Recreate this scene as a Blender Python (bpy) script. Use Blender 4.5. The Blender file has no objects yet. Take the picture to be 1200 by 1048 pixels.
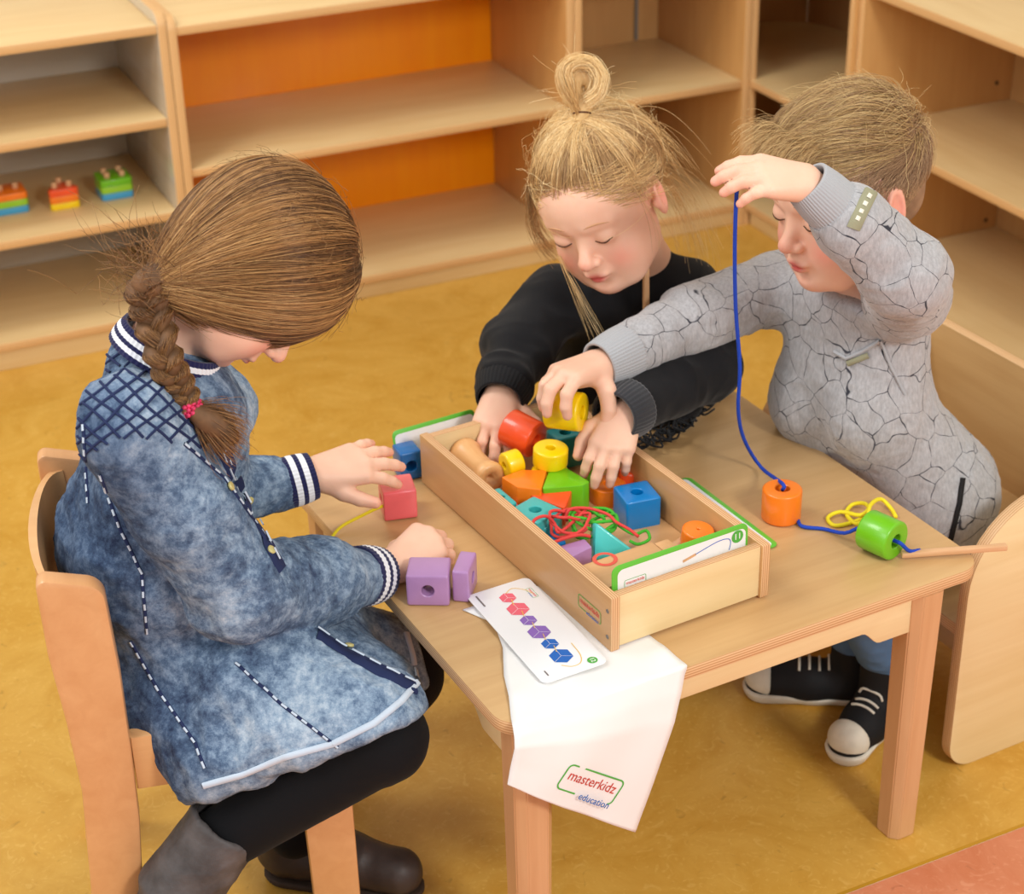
import bpy, bmesh, math, random
import numpy as np
from mathutils import Vector, Matrix, noise
random.seed(7)
SC = bpy.context.scene
COL = SC.collection
PI = math.pi
# ------------------------------------------------------------------ camera
CAM_H, PITCH, ROLL, FPX = 1.66, math.radians(28.7), math.radians(-1.3), 2133.0
_f = Vector((0, math.cos(PITCH), -math.sin(PITCH)))
_u0 = Vector((0, math.sin(PITCH), math.cos(PITCH)))
_r0 = Vector((1, 0, 0))
CR = _r0*math.cos(ROLL) + _u0*math.sin(ROLL)
CU = _u0*math.cos(ROLL) - _r0*math.sin(ROLL)
CF = _f
CO = Vector((0, 0, CAM_H))
cam = bpy.data.cameras.new('camera')
cam.sensor_fit = 'HORIZONTAL'
cam.sensor_width = 36
cam.lens = 36*FPX/1200
cam.clip_start = .05
cam_ob = bpy.data.objects.new('camera', cam)
COL.objects.link(cam_ob)
cam_ob.matrix_world = Matrix(((CR.x, CU.x, -CF.x, CO.x), (CR.y, CU.y, -CF.y, CO.y), (CR.z, CU.z, -CF.z, CO.z), (0, 0, 0, 1)))
cam.dof.use_dof = True
cam.dof.focus_distance = 2.12
cam.dof.aperture_fstop = 6.3
SC.camera = cam_ob
# ------------------------------------------------------------------ world, lights, exposure
SC.view_settings.view_transform = 'Standard'
SC.view_settings.look = 'None'
SC.view_settings.exposure = 0.0
SC.view_settings.gamma = 1.0
SC.view_settings.use_curve_mapping = False
w = bpy.data.worlds.new('room_light')
SC.world = w
w.use_nodes = True
w.node_tree.nodes['Background'].inputs[0].default_value = (1.0, .975, .93, 1)
w.node_tree.nodes['Background'].inputs[1].default_value = .72
def area(name, loc, target, size, power, col=(1, 1, 1)):
    l = bpy.data.lights.new(name, 'AREA')
    l.shape = 'SQUARE'; l.size = size; l.energy = power; l.color = col
    o = bpy.data.objects.new(name, l); COL.objects.link(o)
    o.location = loc
    o.rotation_euler = (Vector(target)-Vector(loc)).to_track_quat('-Z', 'Y').to_euler()
    return o
area('key_softbox', (1.7, -.5, 2.5), (.1, 2.1, .4), .6, 62, (1, .98, .95))
area('fill_softbox', (-1.9, .2, 2.6), (0, 2.6, .4), 1.4, 26, (.95, .97, 1))
area('back_fill', (-1.6, 2.2, 2.9), (.0, 3.8, .3), 1.0, 40, (1, .98, .94))  # added light to brighten the cabinet row, not a real window

def at(px, py, Y):
    """point on the sight line of a photo pixel at world depth Y"""
    d = CR*((px-600)/FPX) + CU*((524-py)/FPX) + CF
    return CO + d*(Y/d.y)
def atz(px, py, z):
    d = CR*((px-600)/FPX) + CU*((524-py)/FPX) + CF
    return CO + d*((z-CAM_H)/d.z)
def camv(r, u, t):
    """direction given as right, up, toward the viewer"""
    return (CR*r + CU*u - CF*t).normalized()

# ------------------------------------------------------------------ materials
def lin(c):
    c = [x/255 for x in c]
    return tuple(x/12.92 if x <= .04045 else ((x+.055)/1.055)**2.4 for x in c) + (1,)
MATS = {}
def newmat(name):
    m = bpy.data.materials.new(name); m.use_nodes = True
    nt = m.node_tree; b = nt.nodes['Principled BSDF']
    MATS[name] = m
    return m, nt, b
def N(nt, t, **kw):
    n = nt.nodes.new(t)
    for k, v in kw.items():
        if k.startswith('i_'):
            key = k[2:]
            key = int(key) if key.isdigit() else key.replace('_', ' ')
            n.inputs[key].default_value = v
        else: setattr(n, k, v)
    return n
def ramp(nt, stops, interp='LINEAR'):
    n = nt.nodes.new('ShaderNodeValToRGB'); cr = n.color_ramp; cr.interpolation = interp
    while len(cr.elements) < len(stops): cr.elements.new(.5)
    for e, (p, c) in zip(cr.elements, stops): e.position = p; e.color = c
    return n
def plain(name, rgb, rough=.45, spec=.5, coat=0, bump=0, bscale=400, var=.06, vscale=8, sheen=0):
    m, nt, b = newmat(name)
    L = nt.links.new
    tc = N(nt, 'ShaderNodeTexCoord')
    no = N(nt, 'ShaderNodeTexNoise', i_Scale=vscale, i_Detail=4.0)
    L(tc.outputs['Object'], no.inputs['Vector'])
    c = lin(rgb)
    r = ramp(nt, [(.3, tuple(max(0, x*(1-var)) for x in c[:3])+(1,)), (.7, tuple(min(1, x*(1+var)) for x in c[:3])+(1,))])
    L(no.outputs['Fac'], r.inputs[0]); L(r.outputs[0], b.inputs['Base Color'])
    b.inputs['Roughness'].default_value = rough
    b.inputs['Specular IOR Level'].default_value = spec
    b.inputs['Coat Weight'].default_value = coat
    b.inputs['Sheen Weight'].default_value = sheen
    if bump:
        n2 = N(nt, 'ShaderNodeTexNoise', i_Scale=float(bscale), i_Detail=3.0)
        L(tc.outputs['Object'], n2.inputs['Vector'])
        bp = N(nt, 'ShaderNodeBump', i_Strength=bump, i_Distance=.001)
        L(n2.outputs['Fac'], bp.inputs['Height']); L(bp.outputs[0], b.inputs['Normal'])
    return m
def wood(name, lt, dk, axis='X', scale=1.0, rough=.38, coat=.25, blotch=.5):
    """birch or beech veneer: long fine grain along the local axis, soft blotches"""
    m, nt, b = newmat(name); L = nt.links.new
    tc = N(nt, 'ShaderNodeTexCoord')
    s = {'X': (1.2, 26, 26), 'Y': (26, 1.2, 26), 'Z': (26, 26, 1.2)}[axis]
    mp = N(nt, 'ShaderNodeMapping'); mp.inputs['Scale'].default_value = tuple(x*scale for x in s)
    L(tc.outputs['Object'], mp.inputs[0])
    n1 = N(nt, 'ShaderNodeTexNoise', i_Scale=1.6, i_Detail=6.0, i_Roughness=.65, i_Distortion=.6)
    L(mp.outputs[0], n1.inputs['Vector'])
    s2 = {'X': (2.0, 7, 7), 'Y': (7, 2.0, 7), 'Z': (7, 7, 2.0)}[axis]
    mp2 = N(nt, 'ShaderNodeMapping'); mp2.inputs['Scale'].default_value = tuple(x*scale for x in s2)
    L(tc.outputs['Object'], mp2.inputs[0])
    n2 = N(nt, 'ShaderNodeTexNoise', i_Scale=1.3, i_Detail=3.0, i_Distortion=1.2)
    L(mp2.outputs[0], n2.inputs['Vector'])
    mx = N(nt, 'ShaderNodeMix'); mx.data_type = 'FLOAT'; mx.inputs[0].default_value = blotch
    L(n1.outputs['Fac'], mx.inputs[2]); L(n2.outputs['Fac'], mx.inputs[3])
    r = ramp(nt, [(.32, lin(dk)), (.68, lin(lt))])
    L(mx.outputs[0], r.inputs[0]); L(r.outputs[0], b.inputs['Base Color'])
    bp = N(nt, 'ShaderNodeBump', i_Strength=.08, i_Distance=.001)
    L(n1.outputs['Fac'], bp.inputs['Height']); L(bp.outputs[0], b.inputs['Normal'])
    b.inputs['Roughness'].default_value = rough
    b.inputs['Coat Weight'].default_value = coat; b.inputs['Coat Roughness'].default_value = .25
    return m
def plyedge(name, lt, dk, period=.0026):
    """cut edge of plywood: plies stacked along local Z"""
    m, nt, b = newmat(name); L = nt.links.new
    tc = N(nt, 'ShaderNodeTexCoord'); sx = N(nt, 'ShaderNodeSeparateXYZ')
    L(tc.outputs['Object'], sx.inputs[0])
    mu = N(nt, 'ShaderNodeMath', operation='MULTIPLY'); mu.inputs[1].default_value = 2*PI/period
    L(sx.outputs['Z'], mu.inputs[0])
    sn = N(nt, 'ShaderNodeMath', operation='SINE'); L(mu.outputs[0], sn.inputs[0])
    r = ramp(nt, [(.2, lin(dk)), (.75, lin(lt))])
    ml = N(nt, 'ShaderNodeMapRange'); ml.inputs['From Min'].default_value = -1
    L(sn.outputs[0], ml.inputs[0]); L(ml.outputs[0], r.inputs[0]); L(r.outputs[0], b.inputs['Base Color'])
    b.inputs['Roughness'].default_value = .5
    return m
wood('birch', (210, 172, 120), (190, 148, 96), 'X')
wood('birch_y', (231, 186, 126), (214, 164, 103), 'Y')
wood('birch_pale', (238, 216, 168), (224, 196, 142), 'X', 1.2)
wood('birch_cab', (230, 202, 150), (216, 182, 126), 'X', .8)
wood('birch_cab_z', (214, 166, 104), (198, 146, 86), 'Y', .8)
wood('cab_back', (205, 160, 104), (190, 142, 88), 'Y', .8, rough=.3)
wood('cab_grey', (205, 196, 182), (186, 172, 150), 'X', .7, rough=.22, coat=.5)
wood('beech', (218, 172, 126), (202, 152, 106), 'Z', 1.3)
wood('chair_beech', (222, 168, 116), (208, 150, 98), 'Z', 1.0)
wood('chair_beech_x', (226, 176, 122), (212, 158, 104), 'X', 1.0)
wood('box_side', (212, 166, 112), (198, 148, 94), 'X', 1.4)
wood('box_floor', (226, 180, 130), (214, 164, 110), 'X', 1.4)
wood('bead_wood', (232, 182, 124), (220, 162, 100), 'Z', 5, rough=.45)
wood('stick_wood', (226, 182, 138), (206, 156, 110), 'Z', 6, rough=.5)
plyedge('ply', (228, 192, 146), (196, 146, 98), .0036)
plyedge('ply_fine', (226, 186, 140), (192, 138, 92), .0030)
plyedge('ply_soft', (226, 184, 130), (206, 158, 102), .005)
wood('orange_panel', (255, 158, 6), (248, 140, 2), 'Y', .7, rough=.35)
plain('cream_wall', (226, 214, 192), .8)
BC = dict(pink=(238, 106, 112), purple=(178, 134, 186), blue=(0, 124, 198), navy=(0, 98, 168), orange=(248, 128, 26), red=(242, 84, 34), yellow=(250, 212, 10),
          green=(110, 190, 24), lime=(150, 206, 40), teal=(62, 178, 176), dteal=(14, 122, 124), turq=(70, 200, 196))
for k, c in BC.items(): plain('paint_'+k, c, .32, .5, .25, var=.05, vscale=30)
for k, c in dict(cord_blue=(30, 72, 190), cord_yellow=(238, 220, 40), cord_red=(222, 70, 66), cord_green=(70, 180, 50)).items(): plain(k, c, .7, .3, 0, bump=.6, bscale=900)
plain('card_white', (240, 240, 242), .3, .5, .2, var=.01)
plain('card_green', (96, 190, 60), .35, .5, .2, var=.02)
for k, c in dict(ink_red=(226, 96, 80), ink_green=(84, 172, 70), ink_blue=(60, 110, 180), ink_grey=(120, 110, 110), ink_yellow=(238, 196, 90), ink_pink=(232, 104, 120), ink_purple=(140, 104, 184), ink_navy=(40, 104, 190), ink_dark=(60, 60, 80), white_ink=(245, 245, 245), dark_slot=(40, 24, 12)).items(): plain(k, c, .6, .3, var=.02)
plain('screw_metal', (120, 110, 100), .4, .8)

# ------------------------------------------------------------------ object helpers
def link(name, me, mat=None, parent=None, M=None):
    o = bpy.data.objects.new(name, me); COL.objects.link(o)
    if mat is not None and me is not None and hasattr(me, 'materials') and not me.materials:
        for mm in (mat if isinstance(mat, (list, tuple)) else [mat]): me.materials.append(MATS[mm] if isinstance(mm, str) else mm)
    if parent is not None: o.parent = parent
    if M is not None:
        if parent is not None: o.matrix_local = M
        else: o.matrix_world = M
    return o
def tag(o, label=None, cat=None, group=None, kind=None):
    if label: o['label'] = label
    if cat: o['category'] = cat
    if group: o['group'] = group
    if kind: o['kind'] = kind
    return o
def thing(name, label, cat, M, group=None):
    o = bpy.data.objects.new(name, None); COL.objects.link(o); o.empty_display_size = .05
    o.matrix_world = M
    return tag(o, label, cat, group)
def T(x, y, z): return Matrix.Translation((x, y, z))
def RZ(a): return Matrix.Rotation(a, 4, 'Z')
def RX(a): return Matrix.Rotation(a, 4, 'X')
def RY(a): return Matrix.Rotation(a, 4, 'Y')
def frame(o, x, y, z=None):
    x = Vector(x).normalized(); y = Vector(y); y = (y - x*x.dot(y)).normalized(); z = x.cross(y)
    return Matrix(((x.x, y.x, z.x, o[0]), (x.y, y.y, z.y, o[1]), (x.z, y.z, z.z, o[2]), (0, 0, 0, 1)))
def mesh(name, V, F, smooth=False, mats=None, midx=None):
    me = bpy.data.meshes.new(name); me.from_pydata([tuple(v) for v in V], [], F)
    if mats:
        for mm in mats: me.materials.append(MATS[mm])
    if midx: me.polygons.foreach_set('material_index', midx)
    if smooth: me.polygons.foreach_set('use_smooth', [True]*len(me.polygons))
    me.update(); return me
def rounded(pts, r, seg=6):
    """polygon (ccw) with rounded corners; r one number or one per corner"""
    out = []; n = len(pts)
    for i in range(n):
        p = Vector(pts[i]); a = Vector(pts[i-1]); c = Vector(pts[(i+1) % n])
        rr = r[i] if isinstance(r, (list, tuple)) else r
        if rr <= 0: out.append(tuple(p)); continue
        d1 = (a-p).normalized(); d2 = (c-p).normalized()
        ang = d1.angle(d2); t = rr/math.tan(ang/2)
        t = min(t, (a-p).length*.49, (c-p).length*.49); rr2 = t*math.tan(ang/2)
        ctr = p + (d1+d2).normalized()*(rr2/math.sin(ang/2))
        s = p+d1*t-ctr; e = p+d2*t-ctr
        a0 = math.atan2(s.y, s.x); a1 = math.atan2(e.y, e.x); da = (a1-a0+PI) % (2*PI)-PI
        for k in range(seg+1):
            q = a0+da*k/seg; out.append((ctr.x+rr2*math.cos(q), ctr.y+rr2*math.sin(q)))
    return out
def panel(name, outline, t, mats=('birch', 'ply'), bev=.0012):
    """flat board: outline in local XY, thickness t along local Z from 0"""
    bm = bmesh.new()
    vs = [bm.verts.new((x, y, 0)) for x, y in outline]
    f = bm.faces.new(vs)
    if f.normal.z < 0: bmesh.ops.reverse_faces(bm, faces=[f])
    g = bmesh.ops.extrude_face_region(bm, geom=[f])
    bmesh.ops.translate(bm, verts=[v for v in g['geom'] if isinstance(v, bmesh.types.BMVert)], vec=(0, 0, t))
    bmesh.ops.recalc_face_normals(bm, faces=bm.faces)
    bm.normal_update()
    if bev:
        es = [e for e in bm.edges if any(abs(f.normal.z) > .9 for f in e.link_faces)]
        bmesh.ops.bevel(bm, geom=es, offset=bev, segments=2, affect='EDGES', profile=.5)
    bm.normal_update()
    for f in bm.faces: f.material_index = 0 if abs(f.normal.z) > .9 else 1
    me = bpy.data.meshes.new(name); bm.to_mesh(me); bm.free()
    for mm in mats: me.materials.append(MATS[mm])
    me.polygons.foreach_set('use_smooth', [True]*len(me.polygons))
    try: me.set_sharp_from_angle(angle=math.radians(40))
    except Exception: pass
    return me
def rect(w, h, x0=0, y0=0): return [(x0, y0), (x0+w, y0), (x0+w, y0+h), (x0, y0+h)]
def boxmesh(name, sx, sy, sz, bev=.002, seg=2, center=False):
    bm = bmesh.new(); bmesh.ops.create_cube(bm, size=1)
    for v in bm.verts:
        v.co = Vector(((v.co.x)*sx, (v.co.y)*sy, (v.co.z+(0 if center else .5))*sz))
    if bev: bmesh.ops.bevel(bm, geom=bm.edges[:], offset=bev, segments=seg, affect='EDGES', profile=.5)
    me = bpy.data.meshes.new(name); bm.to_mesh(me); bm.free()
    me.polygons.foreach_set('use_smooth', [True]*len(me.polygons))
    try: me.set_sharp_from_angle(angle=math.radians(35))
    except Exception: pass
    return me
def catmull(P, n=8):
    P = [Vector(p) for p in P]; Q = [P[0]*2-P[1]] + P + [P[-1]*2-P[-2]]; out = []
    for i in range(1, len(Q)-2):
        p0, p1, p2, p3 = Q[i-1:i+3]
        for k in range(n):
            t = k/n
            out.append(.5*((2*p1)+(p2-p0)*t+(2*p0-5*p1+4*p2-p3)*t*t+(3*p1-p0-3*p2+p3)*t**3))
    out.append(P[-1]); return out
def tube(name, P, r, seg=8, n=6, smooth=True, cap=True):
    pts = catmull(P, n) if n > 1 else [Vector(p) for p in P]
    m = len(pts); rad = r if callable(r) else (lambda s: r)
    V = []; F = []; up = Vector((.12, .23, .96)).normalized()
    tan = (pts[1]-pts[0]).normalized(); nx = tan.cross(up).normalized()
    for i, p in enumerate(pts):
        t = (pts[min(i+1, m-1)]-pts[max(i-1, 0)]).normalized()
        nx = (nx - t*nx.dot(t)).normalized(); ny = t.cross(nx)
        for k in range(seg):
            a = 2*PI*k/seg; V.append(p+(nx*math.cos(a)+ny*math.sin(a))*rad(i/(m-1)))
    for i in range(m-1):
        for k in range(seg):
            F.append((i*seg+k, i*seg+(k+1) % seg, (i+1)*seg+(k+1) % seg, (i+1)*seg+k))
    if cap: F.append(tuple(range(seg))[::-1]); F.append(tuple((m-1)*seg+k for k in range(seg)))
    return mesh(name, V, F, smooth)
def bead(name, outline, h, hole=.0065, r=.0022):
    """prism of a convex outline around the origin, axis local Z, a drilled hole, rounded rims"""
    n = len(outline); O = [Vector(p) for p in outline]
    rin = min(p.length for p in O)*.8
    prof = []
    for k in range(4): a = k/3*PI/2; prof.append((r*(1-math.sin(a)), r*(1-math.cos(a))))
    low = [(i, z) for i, z in prof]; high = [(i, h-z) for i, z in reversed(prof)]
    V = []; F = []
    def ring_in(z, rr): return [(math.cos(math.atan2(p.y, p.x))*rr, math.sin(math.atan2(p.y, p.x))*rr, z) for p in O]
    loops = [ring_in(h*.5, hole), ring_in(.001, hole), ring_in(0, hole+.001)]
    for i, z in low + high: loops.append([(p.x*(1-i/rin), p.y*(1-i/rin), z) for p in O])
    loops += [ring_in(h, hole+.001), ring_in(h-.001, hole)]
    for l in loops: V += l
    m = len(loops)
    for a in range(m):
        b = (a+1) % m
        for k in range(n): F.append((a*n+k, a*n+(k+1) % n, b*n+(k+1) % n, b*n+k))
    me = mesh(name, V, F, True)
    bm = bmesh.new(); bm.from_mesh(me); bmesh.ops.recalc_face_normals(bm, faces=bm.faces); bm.to_mesh(me); bm.free()
    try: me.set_sharp_from_angle(angle=math.radians(38))
    except Exception: pass
    return me
def sample_outline(pts, r, per=5):
    R = rounded(pts, r, 4); out = []
    for i in range(len(R)):
        a = Vector(R[i]); b = Vector(R[(i+1) % len(R)]); l = (b-a).length
        k = max(1, int(l/.006))
        for j in range(k): out.append(tuple(a.lerp(b, j/k)))
    return out
def sq(s, r=.003): return sample_outline([(-s/2, -s/2), (s/2, -s/2), (s/2, s/2), (-s/2, s/2)], r)
def circ(r, n=48): return [(r*math.cos(2*PI*k/n), r*math.sin(2*PI*k/n)) for k in range(n)]
def tri(a, r=.003): return sample_outline([(-a/2, -a*.2887), (a/2, -a*.2887), (0, a*.5774)], r)
def rtri(a, r=.003):
    return sample_outline([(-a*.36, -a*.36), (a*.64, -a*.36), (-a*.36, a*.64)], r)
def text(name, s, size, mat, parent, M, align='CENTER', ext=.00015):
    c = bpy.data.curves.new(name, 'FONT'); c.body = s; c.size = size; c.align_x = align; c.align_y = 'CENTER'; c.extrude = ext; c.resolution_u = 3
    tmp = bpy.data.objects.new('tmp', c); COL.objects.link(tmp)
    me = bpy.data.meshes.new_from_object(tmp.evaluated_get(bpy.context.evaluated_depsgraph_get()))
    bpy.data.objects.remove(tmp); bpy.data.curves.remove(c)
    me.materials.clear(); me.materials.append(MATS[mat]); me.name = name
    return link(name, me, None, parent, M)
def strip(name, P, w, mat, parent, M, h=.0003, closed=False):
    """flat printed line in local XY"""
    P = [Vector((p[0], p[1])) for p in P]; n = len(P); V = []; F = []
    for i in range(n):
        a = P[(i-1) % n] if closed or i else P[0]; b = P[(i+1) % n] if closed or i < n-1 else P[-1]
        t = (b-a).normalized(); q = Vector((-t.y, t.x))*w/2
        V += [(P[i].x+q.x, P[i].y+q.y, h), (P[i].x-q.x, P[i].y-q.y, h)]
    for i in range(n if closed else n-1):
        j = (i+1) % n; F.append((2*i, 2*i+1, 2*j+1, 2*j))
    me = mesh(name, V, F); return link(name, me, mat, parent, M)
def poly(name, P, mat, parent, M, h=.0003):
    me = mesh(name, [(x, y, h) for x, y in P], [tuple(range(len(P)))]); return link(name, me, mat, parent, M)
def logo(parent, M, s=1.0, sub=True):
    """the two-line maker's mark in its rounded green frame, about 60 x 20 mm at s = 1"""
    R = rounded(rect(.060, .021, -.030, -.0105), .004, 5)      # starts at the lower left corner, counter-clockwise
    strip('logo_frame', [(.0265, -.0105)]+R[7:]+R[:6]+[(-.0095, -.0105)], .0013, 'ink_green', parent, M @ Matrix.Scale(s, 4))
    text('logo_text', 'masterkidz', .0118, 'ink_red', parent, M @ Matrix.Scale(s, 4) @ T(0, .0022, .0005))
    text('logo_text', 'education', .0082, 'ink_blue', parent, M @ Matrix.Scale(s, 4) @ T(.0085, -.0098, .0007))
# ------------------------------------------------------------------ frames of the place
TA = Vector((-.0135, 1.620, 0)); ta = math.radians(27.63)
TM = Matrix.Translation(TA) @ RZ(ta)                    # table frame: X along the front edge, Y along the left edge
TOP = .415
RM = Matrix.Translation((-.936, 3.449, 0)) @ RZ(math.radians(24.19))    # cabinet row frame: X along the fronts, Y into the depth
def tab(p): return TM.inverted() @ Vector(p)
def onT(px, py, z=TOP): return tab(atz(px, py, z))
# ================================================================== room
def linoleum(name, c1, c2, c3):
    m, nt, b = newmat(name); L = nt.links.new
    tc = N(nt, 'ShaderNodeTexCoord')
    n1 = N(nt, 'ShaderNodeTexNoise', i_Scale=5.0, i_Detail=8.0, i_Roughness=.7, i_Distortion=2.2); L(tc.outputs['Object'], n1.inputs['Vector'])
    n2 = N(nt, 'ShaderNodeTexNoise', i_Scale=38.0, i_Detail=6.0, i_Distortion=3.5); L(tc.outputs['Object'], n2.inputs['Vector'])
    n3 = N(nt, 'ShaderNodeTexNoise', i_Scale=24.0, i_Detail=3.0, i_Distortion=2.0); L(tc.outputs['Object'], n3.inputs['Vector'])
    r1 = ramp(nt, [(.35, lin(c1)), (.65, lin(c2))]); L(n1.outputs['Fac'], r1.inputs[0])
    r2 = ramp(nt, [(.56, (0, 0, 0, 1)), (.70, (1, 1, 1, 1))]); L(n2.outputs['Fac'], r2.inputs[0])
    mx = N(nt, 'ShaderNodeMix'); mx.data_type = 'RGBA'; L(r1.outputs[0], mx.inputs[6]); mx.inputs[7].default_value = lin(c3)
    k = N(nt, 'ShaderNodeMath', operation='MULTIPLY'); k.inputs[1].default_value = .35; L(r2.outputs[0], k.inputs[0]); L(k.outputs[0], mx.inputs[0])
    r3 = ramp(nt, [(.66, (0, 0, 0, 1)), (.74, (1, 1, 1, 1))]); L(n3.outputs['Fac'], r3.inputs[0])
    mx2 = N(nt, 'ShaderNodeMix'); mx2.data_type = 'RGBA'; L(mx.outputs[2], mx2.inputs[6]); mx2.inputs[7].default_value = lin([x*.72 for x in c1])
    k2 = N(nt, 'ShaderNodeMath', operation='MULTIPLY'); k2.inputs[1].default_value = .4; L(r3.outputs[0], k2.inputs[0]); L(k2.outputs[0], mx2.inputs[0])
    L(mx2.outputs[2], b.inputs['Base Color'])
    b.inputs['Roughness'].default_value = .34; b.inputs['Specular IOR Level'].default_value = .35
linoleum('lino_yellow', (200, 150, 58), (214, 168, 78), (232, 194, 112))
linoleum('lino_red', (204, 122, 84), (216, 140, 104), (234, 172, 136))
def flatq(name, P, z, mat):
    return link(name, mesh(name, [(p[0], p[1], z) for p in P], [tuple(range(len(P)))]), mat)
# floor in two colours: seam runs through the lower right corner of the photograph
s1 = atz(980, 1048, 0); s2 = atz(1200, 965, 0); sd = (s2-s1).normalized(); sn_ = Vector((-sd.y, sd.x, 0))
if sn_.y < 0: sn_ = -sn_
a_ = s1-sd*4; b_ = s1+sd*3
fl = flatq('floor', [a_, b_, b_+sn_*6.5, a_+sn_*6.5], 0, 'lino_yellow'); tag(fl, kind='structure')
f2 = flatq('floor', [a_-sn_*2.5, b_-sn_*2.5, b_-sn_*.006, a_-sn_*.006], 0, 'lino_red'); tag(f2, kind='structure')
plain('seam', (190, 140, 30), .5)
f3 = flatq('floor_seam', [a_-sn_*.006, b_-sn_*.006, b_, a_], .0003, 'seam'); tag(f3, kind='structure')
wb = link('wall_back', boxmesh('wall_back', 5.2, .1, 2.6, 0), 'cream_wall', None, RM @ T(.4, .60, 0)); tag(wb, kind='structure')
wr = link('wall_right', boxmesh('wall_right', .1, 4.4, 2.6, 0), 'cream_wall', None, RM @ T(2.25, -1.6, 0)); tag(wr, kind='structure')

# ================================================================== cabinets
TH = .018
def cabinet(name, label, x0, x1, z_shelves, ztop, depth=.42, side_top=None, back='cab_back', M=RM, sides='birch_cab_z', toprec=0, lt=True, rt=True, hole=False):
    """x0..x1 outer sides, shelves at given heights; local: X along front, Y depth, Z up"""
    t = thing(name, label, 'cabinet', M @ T(x0, 0, 0)); W = x1-x0
    st = side_top or ztop
    out = rounded([(0, 0), (depth, 0), (depth, st), (0, st)], [0, 0, .0, .03], 8)      # local XY = depth, height
    for k, x in enumerate([0] * lt + [W-TH] * rt):
        R = Matrix(((0, 0, 1, x), (1, 0, 0, 0), (0, 1, 0, 0), (0, 0, 0, 1)))
        link('side_panel', panel('side_panel', out, TH, (sides, 'ply_soft')), None, t, R)
    a = TH*lt+.0005; b = W-TH*rt-.0005
    for z in z_shelves:
        link('shelf', panel('shelf', rounded(rect(b-a, depth-.016, a, .004), .002, 2), TH, ('birch_cab', 'ply_soft')), None, t, T(0, 0, z-TH))
    link('top', panel('top', rect(b-a, depth-.004, a, .004 if lt else 0), TH, ('birch_cab', 'ply_soft')), None, t, T(0, 0, ztop-TH))
    R = Matrix(((1, 0, 0, 0), (0, 0, -1, depth-.001), (0, 1, 0, 0), (0, 0, 0, 1)))
    hs = [.0]+list(z_shelves)
    link('back_panel', panel('back_panel', rect(b-a, ztop-.02, a, .0), .010, (back, 'ply_soft')), None, t, R)
    R = Matrix(((1, 0, 0, 0), (0, 0, -1, .034), (0, 1, 0, 0), (0, 0, 0, 1)))
    link('plinth', panel('plinth', rect(b-a, z_shelves[0]-TH-.001, a, 0), TH, ('birch_cab', 'ply_soft')), None, t, R)
    if hole:
        for zz in (.25, .5):
            for yy in (.1, .3):
                link('screw_cap', tube('screw_cap', [(W-TH-.002, yy, zz), (W-TH+.0005, yy, zz)], .004, 12, 1), 'dark_slot', t, Matrix())
    return t
cabinet('shelf_cabinet', 'birch shelf cabinet at the left edge holding three peg stackers', -.62, .296, [.065, .285, .486], .677, side_top=.70, back='cab_grey', sides='cab_grey')
cabinet('shelf_cabinet', 'birch shelf cabinet with a bright orange back', .2975, 1.198, [.057, .37], .668, side_top=.690, back='orange_panel')
cabinet('shelf_cabinet', 'birch shelf cabinet between the orange-backed one and the corner unit', 1.1995, 1.655, [.057, .362], .668, side_top=.690)
def onRow(px, py, y_):
    R3 = RM.to_3x3().inverted(); d = R3 @ (CR*((px-600)/FPX)+CU*((524-py)/FPX)+CF); o = RM.inverted() @ CO
    return o+d*((y_-o.y)/d.y)
plain('strip_grey', (120, 124, 124), .4, .6)
mid_cab = [o for o in COL.objects if o.get('label', '').startswith('birch shelf cabinet between')][0]
xs = onRow(745, 20, .406).x
link('joint_strip', boxmesh('joint_strip', .007, .004, .28, 0), 'strip_grey', mid_cab, T(xs-1.1995, .403, .366))
# right cabinet runs toward the viewer, its front faces left
RM2 = RM @ T(1.668, -.395, 0) @ RZ(-PI/2)
cabinet('shelf_cabinet', 'long birch shelf cabinet along the right wall behind the boy', 0, 1.15, [.065, .37], .672, side_top=.69, M=RM2, hole=False)
for k_, (px, py) in enumerate(((1168, 97), (1155, 258))):
    q = onRow(px, py, -.395-TH)
    link('pin_hole', tube('pin_hole', [(q.x, q.y-.0012, q.z), (q.x, q.y+.0005, q.z)], .0045, 12, 1), 'dark_slot', [o for o in COL.objects if o.get('label', '').startswith('long birch')][0], RM2.inverted() @ RM)
# corner unit
cu = thing('corner_cabinet', 'corner shelf unit joining the two rows of cabinets', 'cabinet', RM @ T(1.6565, -.393, 0))
prof = [(0, 0), (.42, 0), (.42, .60)] + [(.42-.16*(1-math.cos(a)), .60+.20*math.sin(a)) for a in [PI/16*k for k in range(1, 9)]] + [(.26, .80), (0, .80)]
for z in (.06, .362, .668): link('shelf' if z < .6 else 'top', panel('shelf', prof, TH, ('birch_cab', 'ply_soft')), None, cu, T(0, 0, z-TH))
Rx = Matrix(((0, 0, 1, 0), (1, 0, 0, .393), (0, 1, 0, 0), (0, 0, 0, 1)))
link('side_panel', panel('side_panel', rounded(rect(.415, .69), [0, 0, 0, .03]), .016, ('birch_cab_z', 'ply_soft')), None, cu, Rx)
Ry = Matrix(((1, 0, 0, 0), (0, 0, -1, .016), (0, 1, 0, 0), (0, 0, 0, 1)))
link('side_panel', panel('side_panel', rounded(rect(.41, .69), [0, 0, 0, .03]), .016, ('birch_cab_z', 'ply_soft')), None, cu, Ry)
link('back_panel', panel('back_panel', rect(.79, .66), .01, ('cab_back', 'ply_soft')), None, cu, Matrix(((0, 0, 1, .42), (1, 0, 0, .01), (0, 1, 0, 0), (0, 0, 0, 1))))
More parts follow.
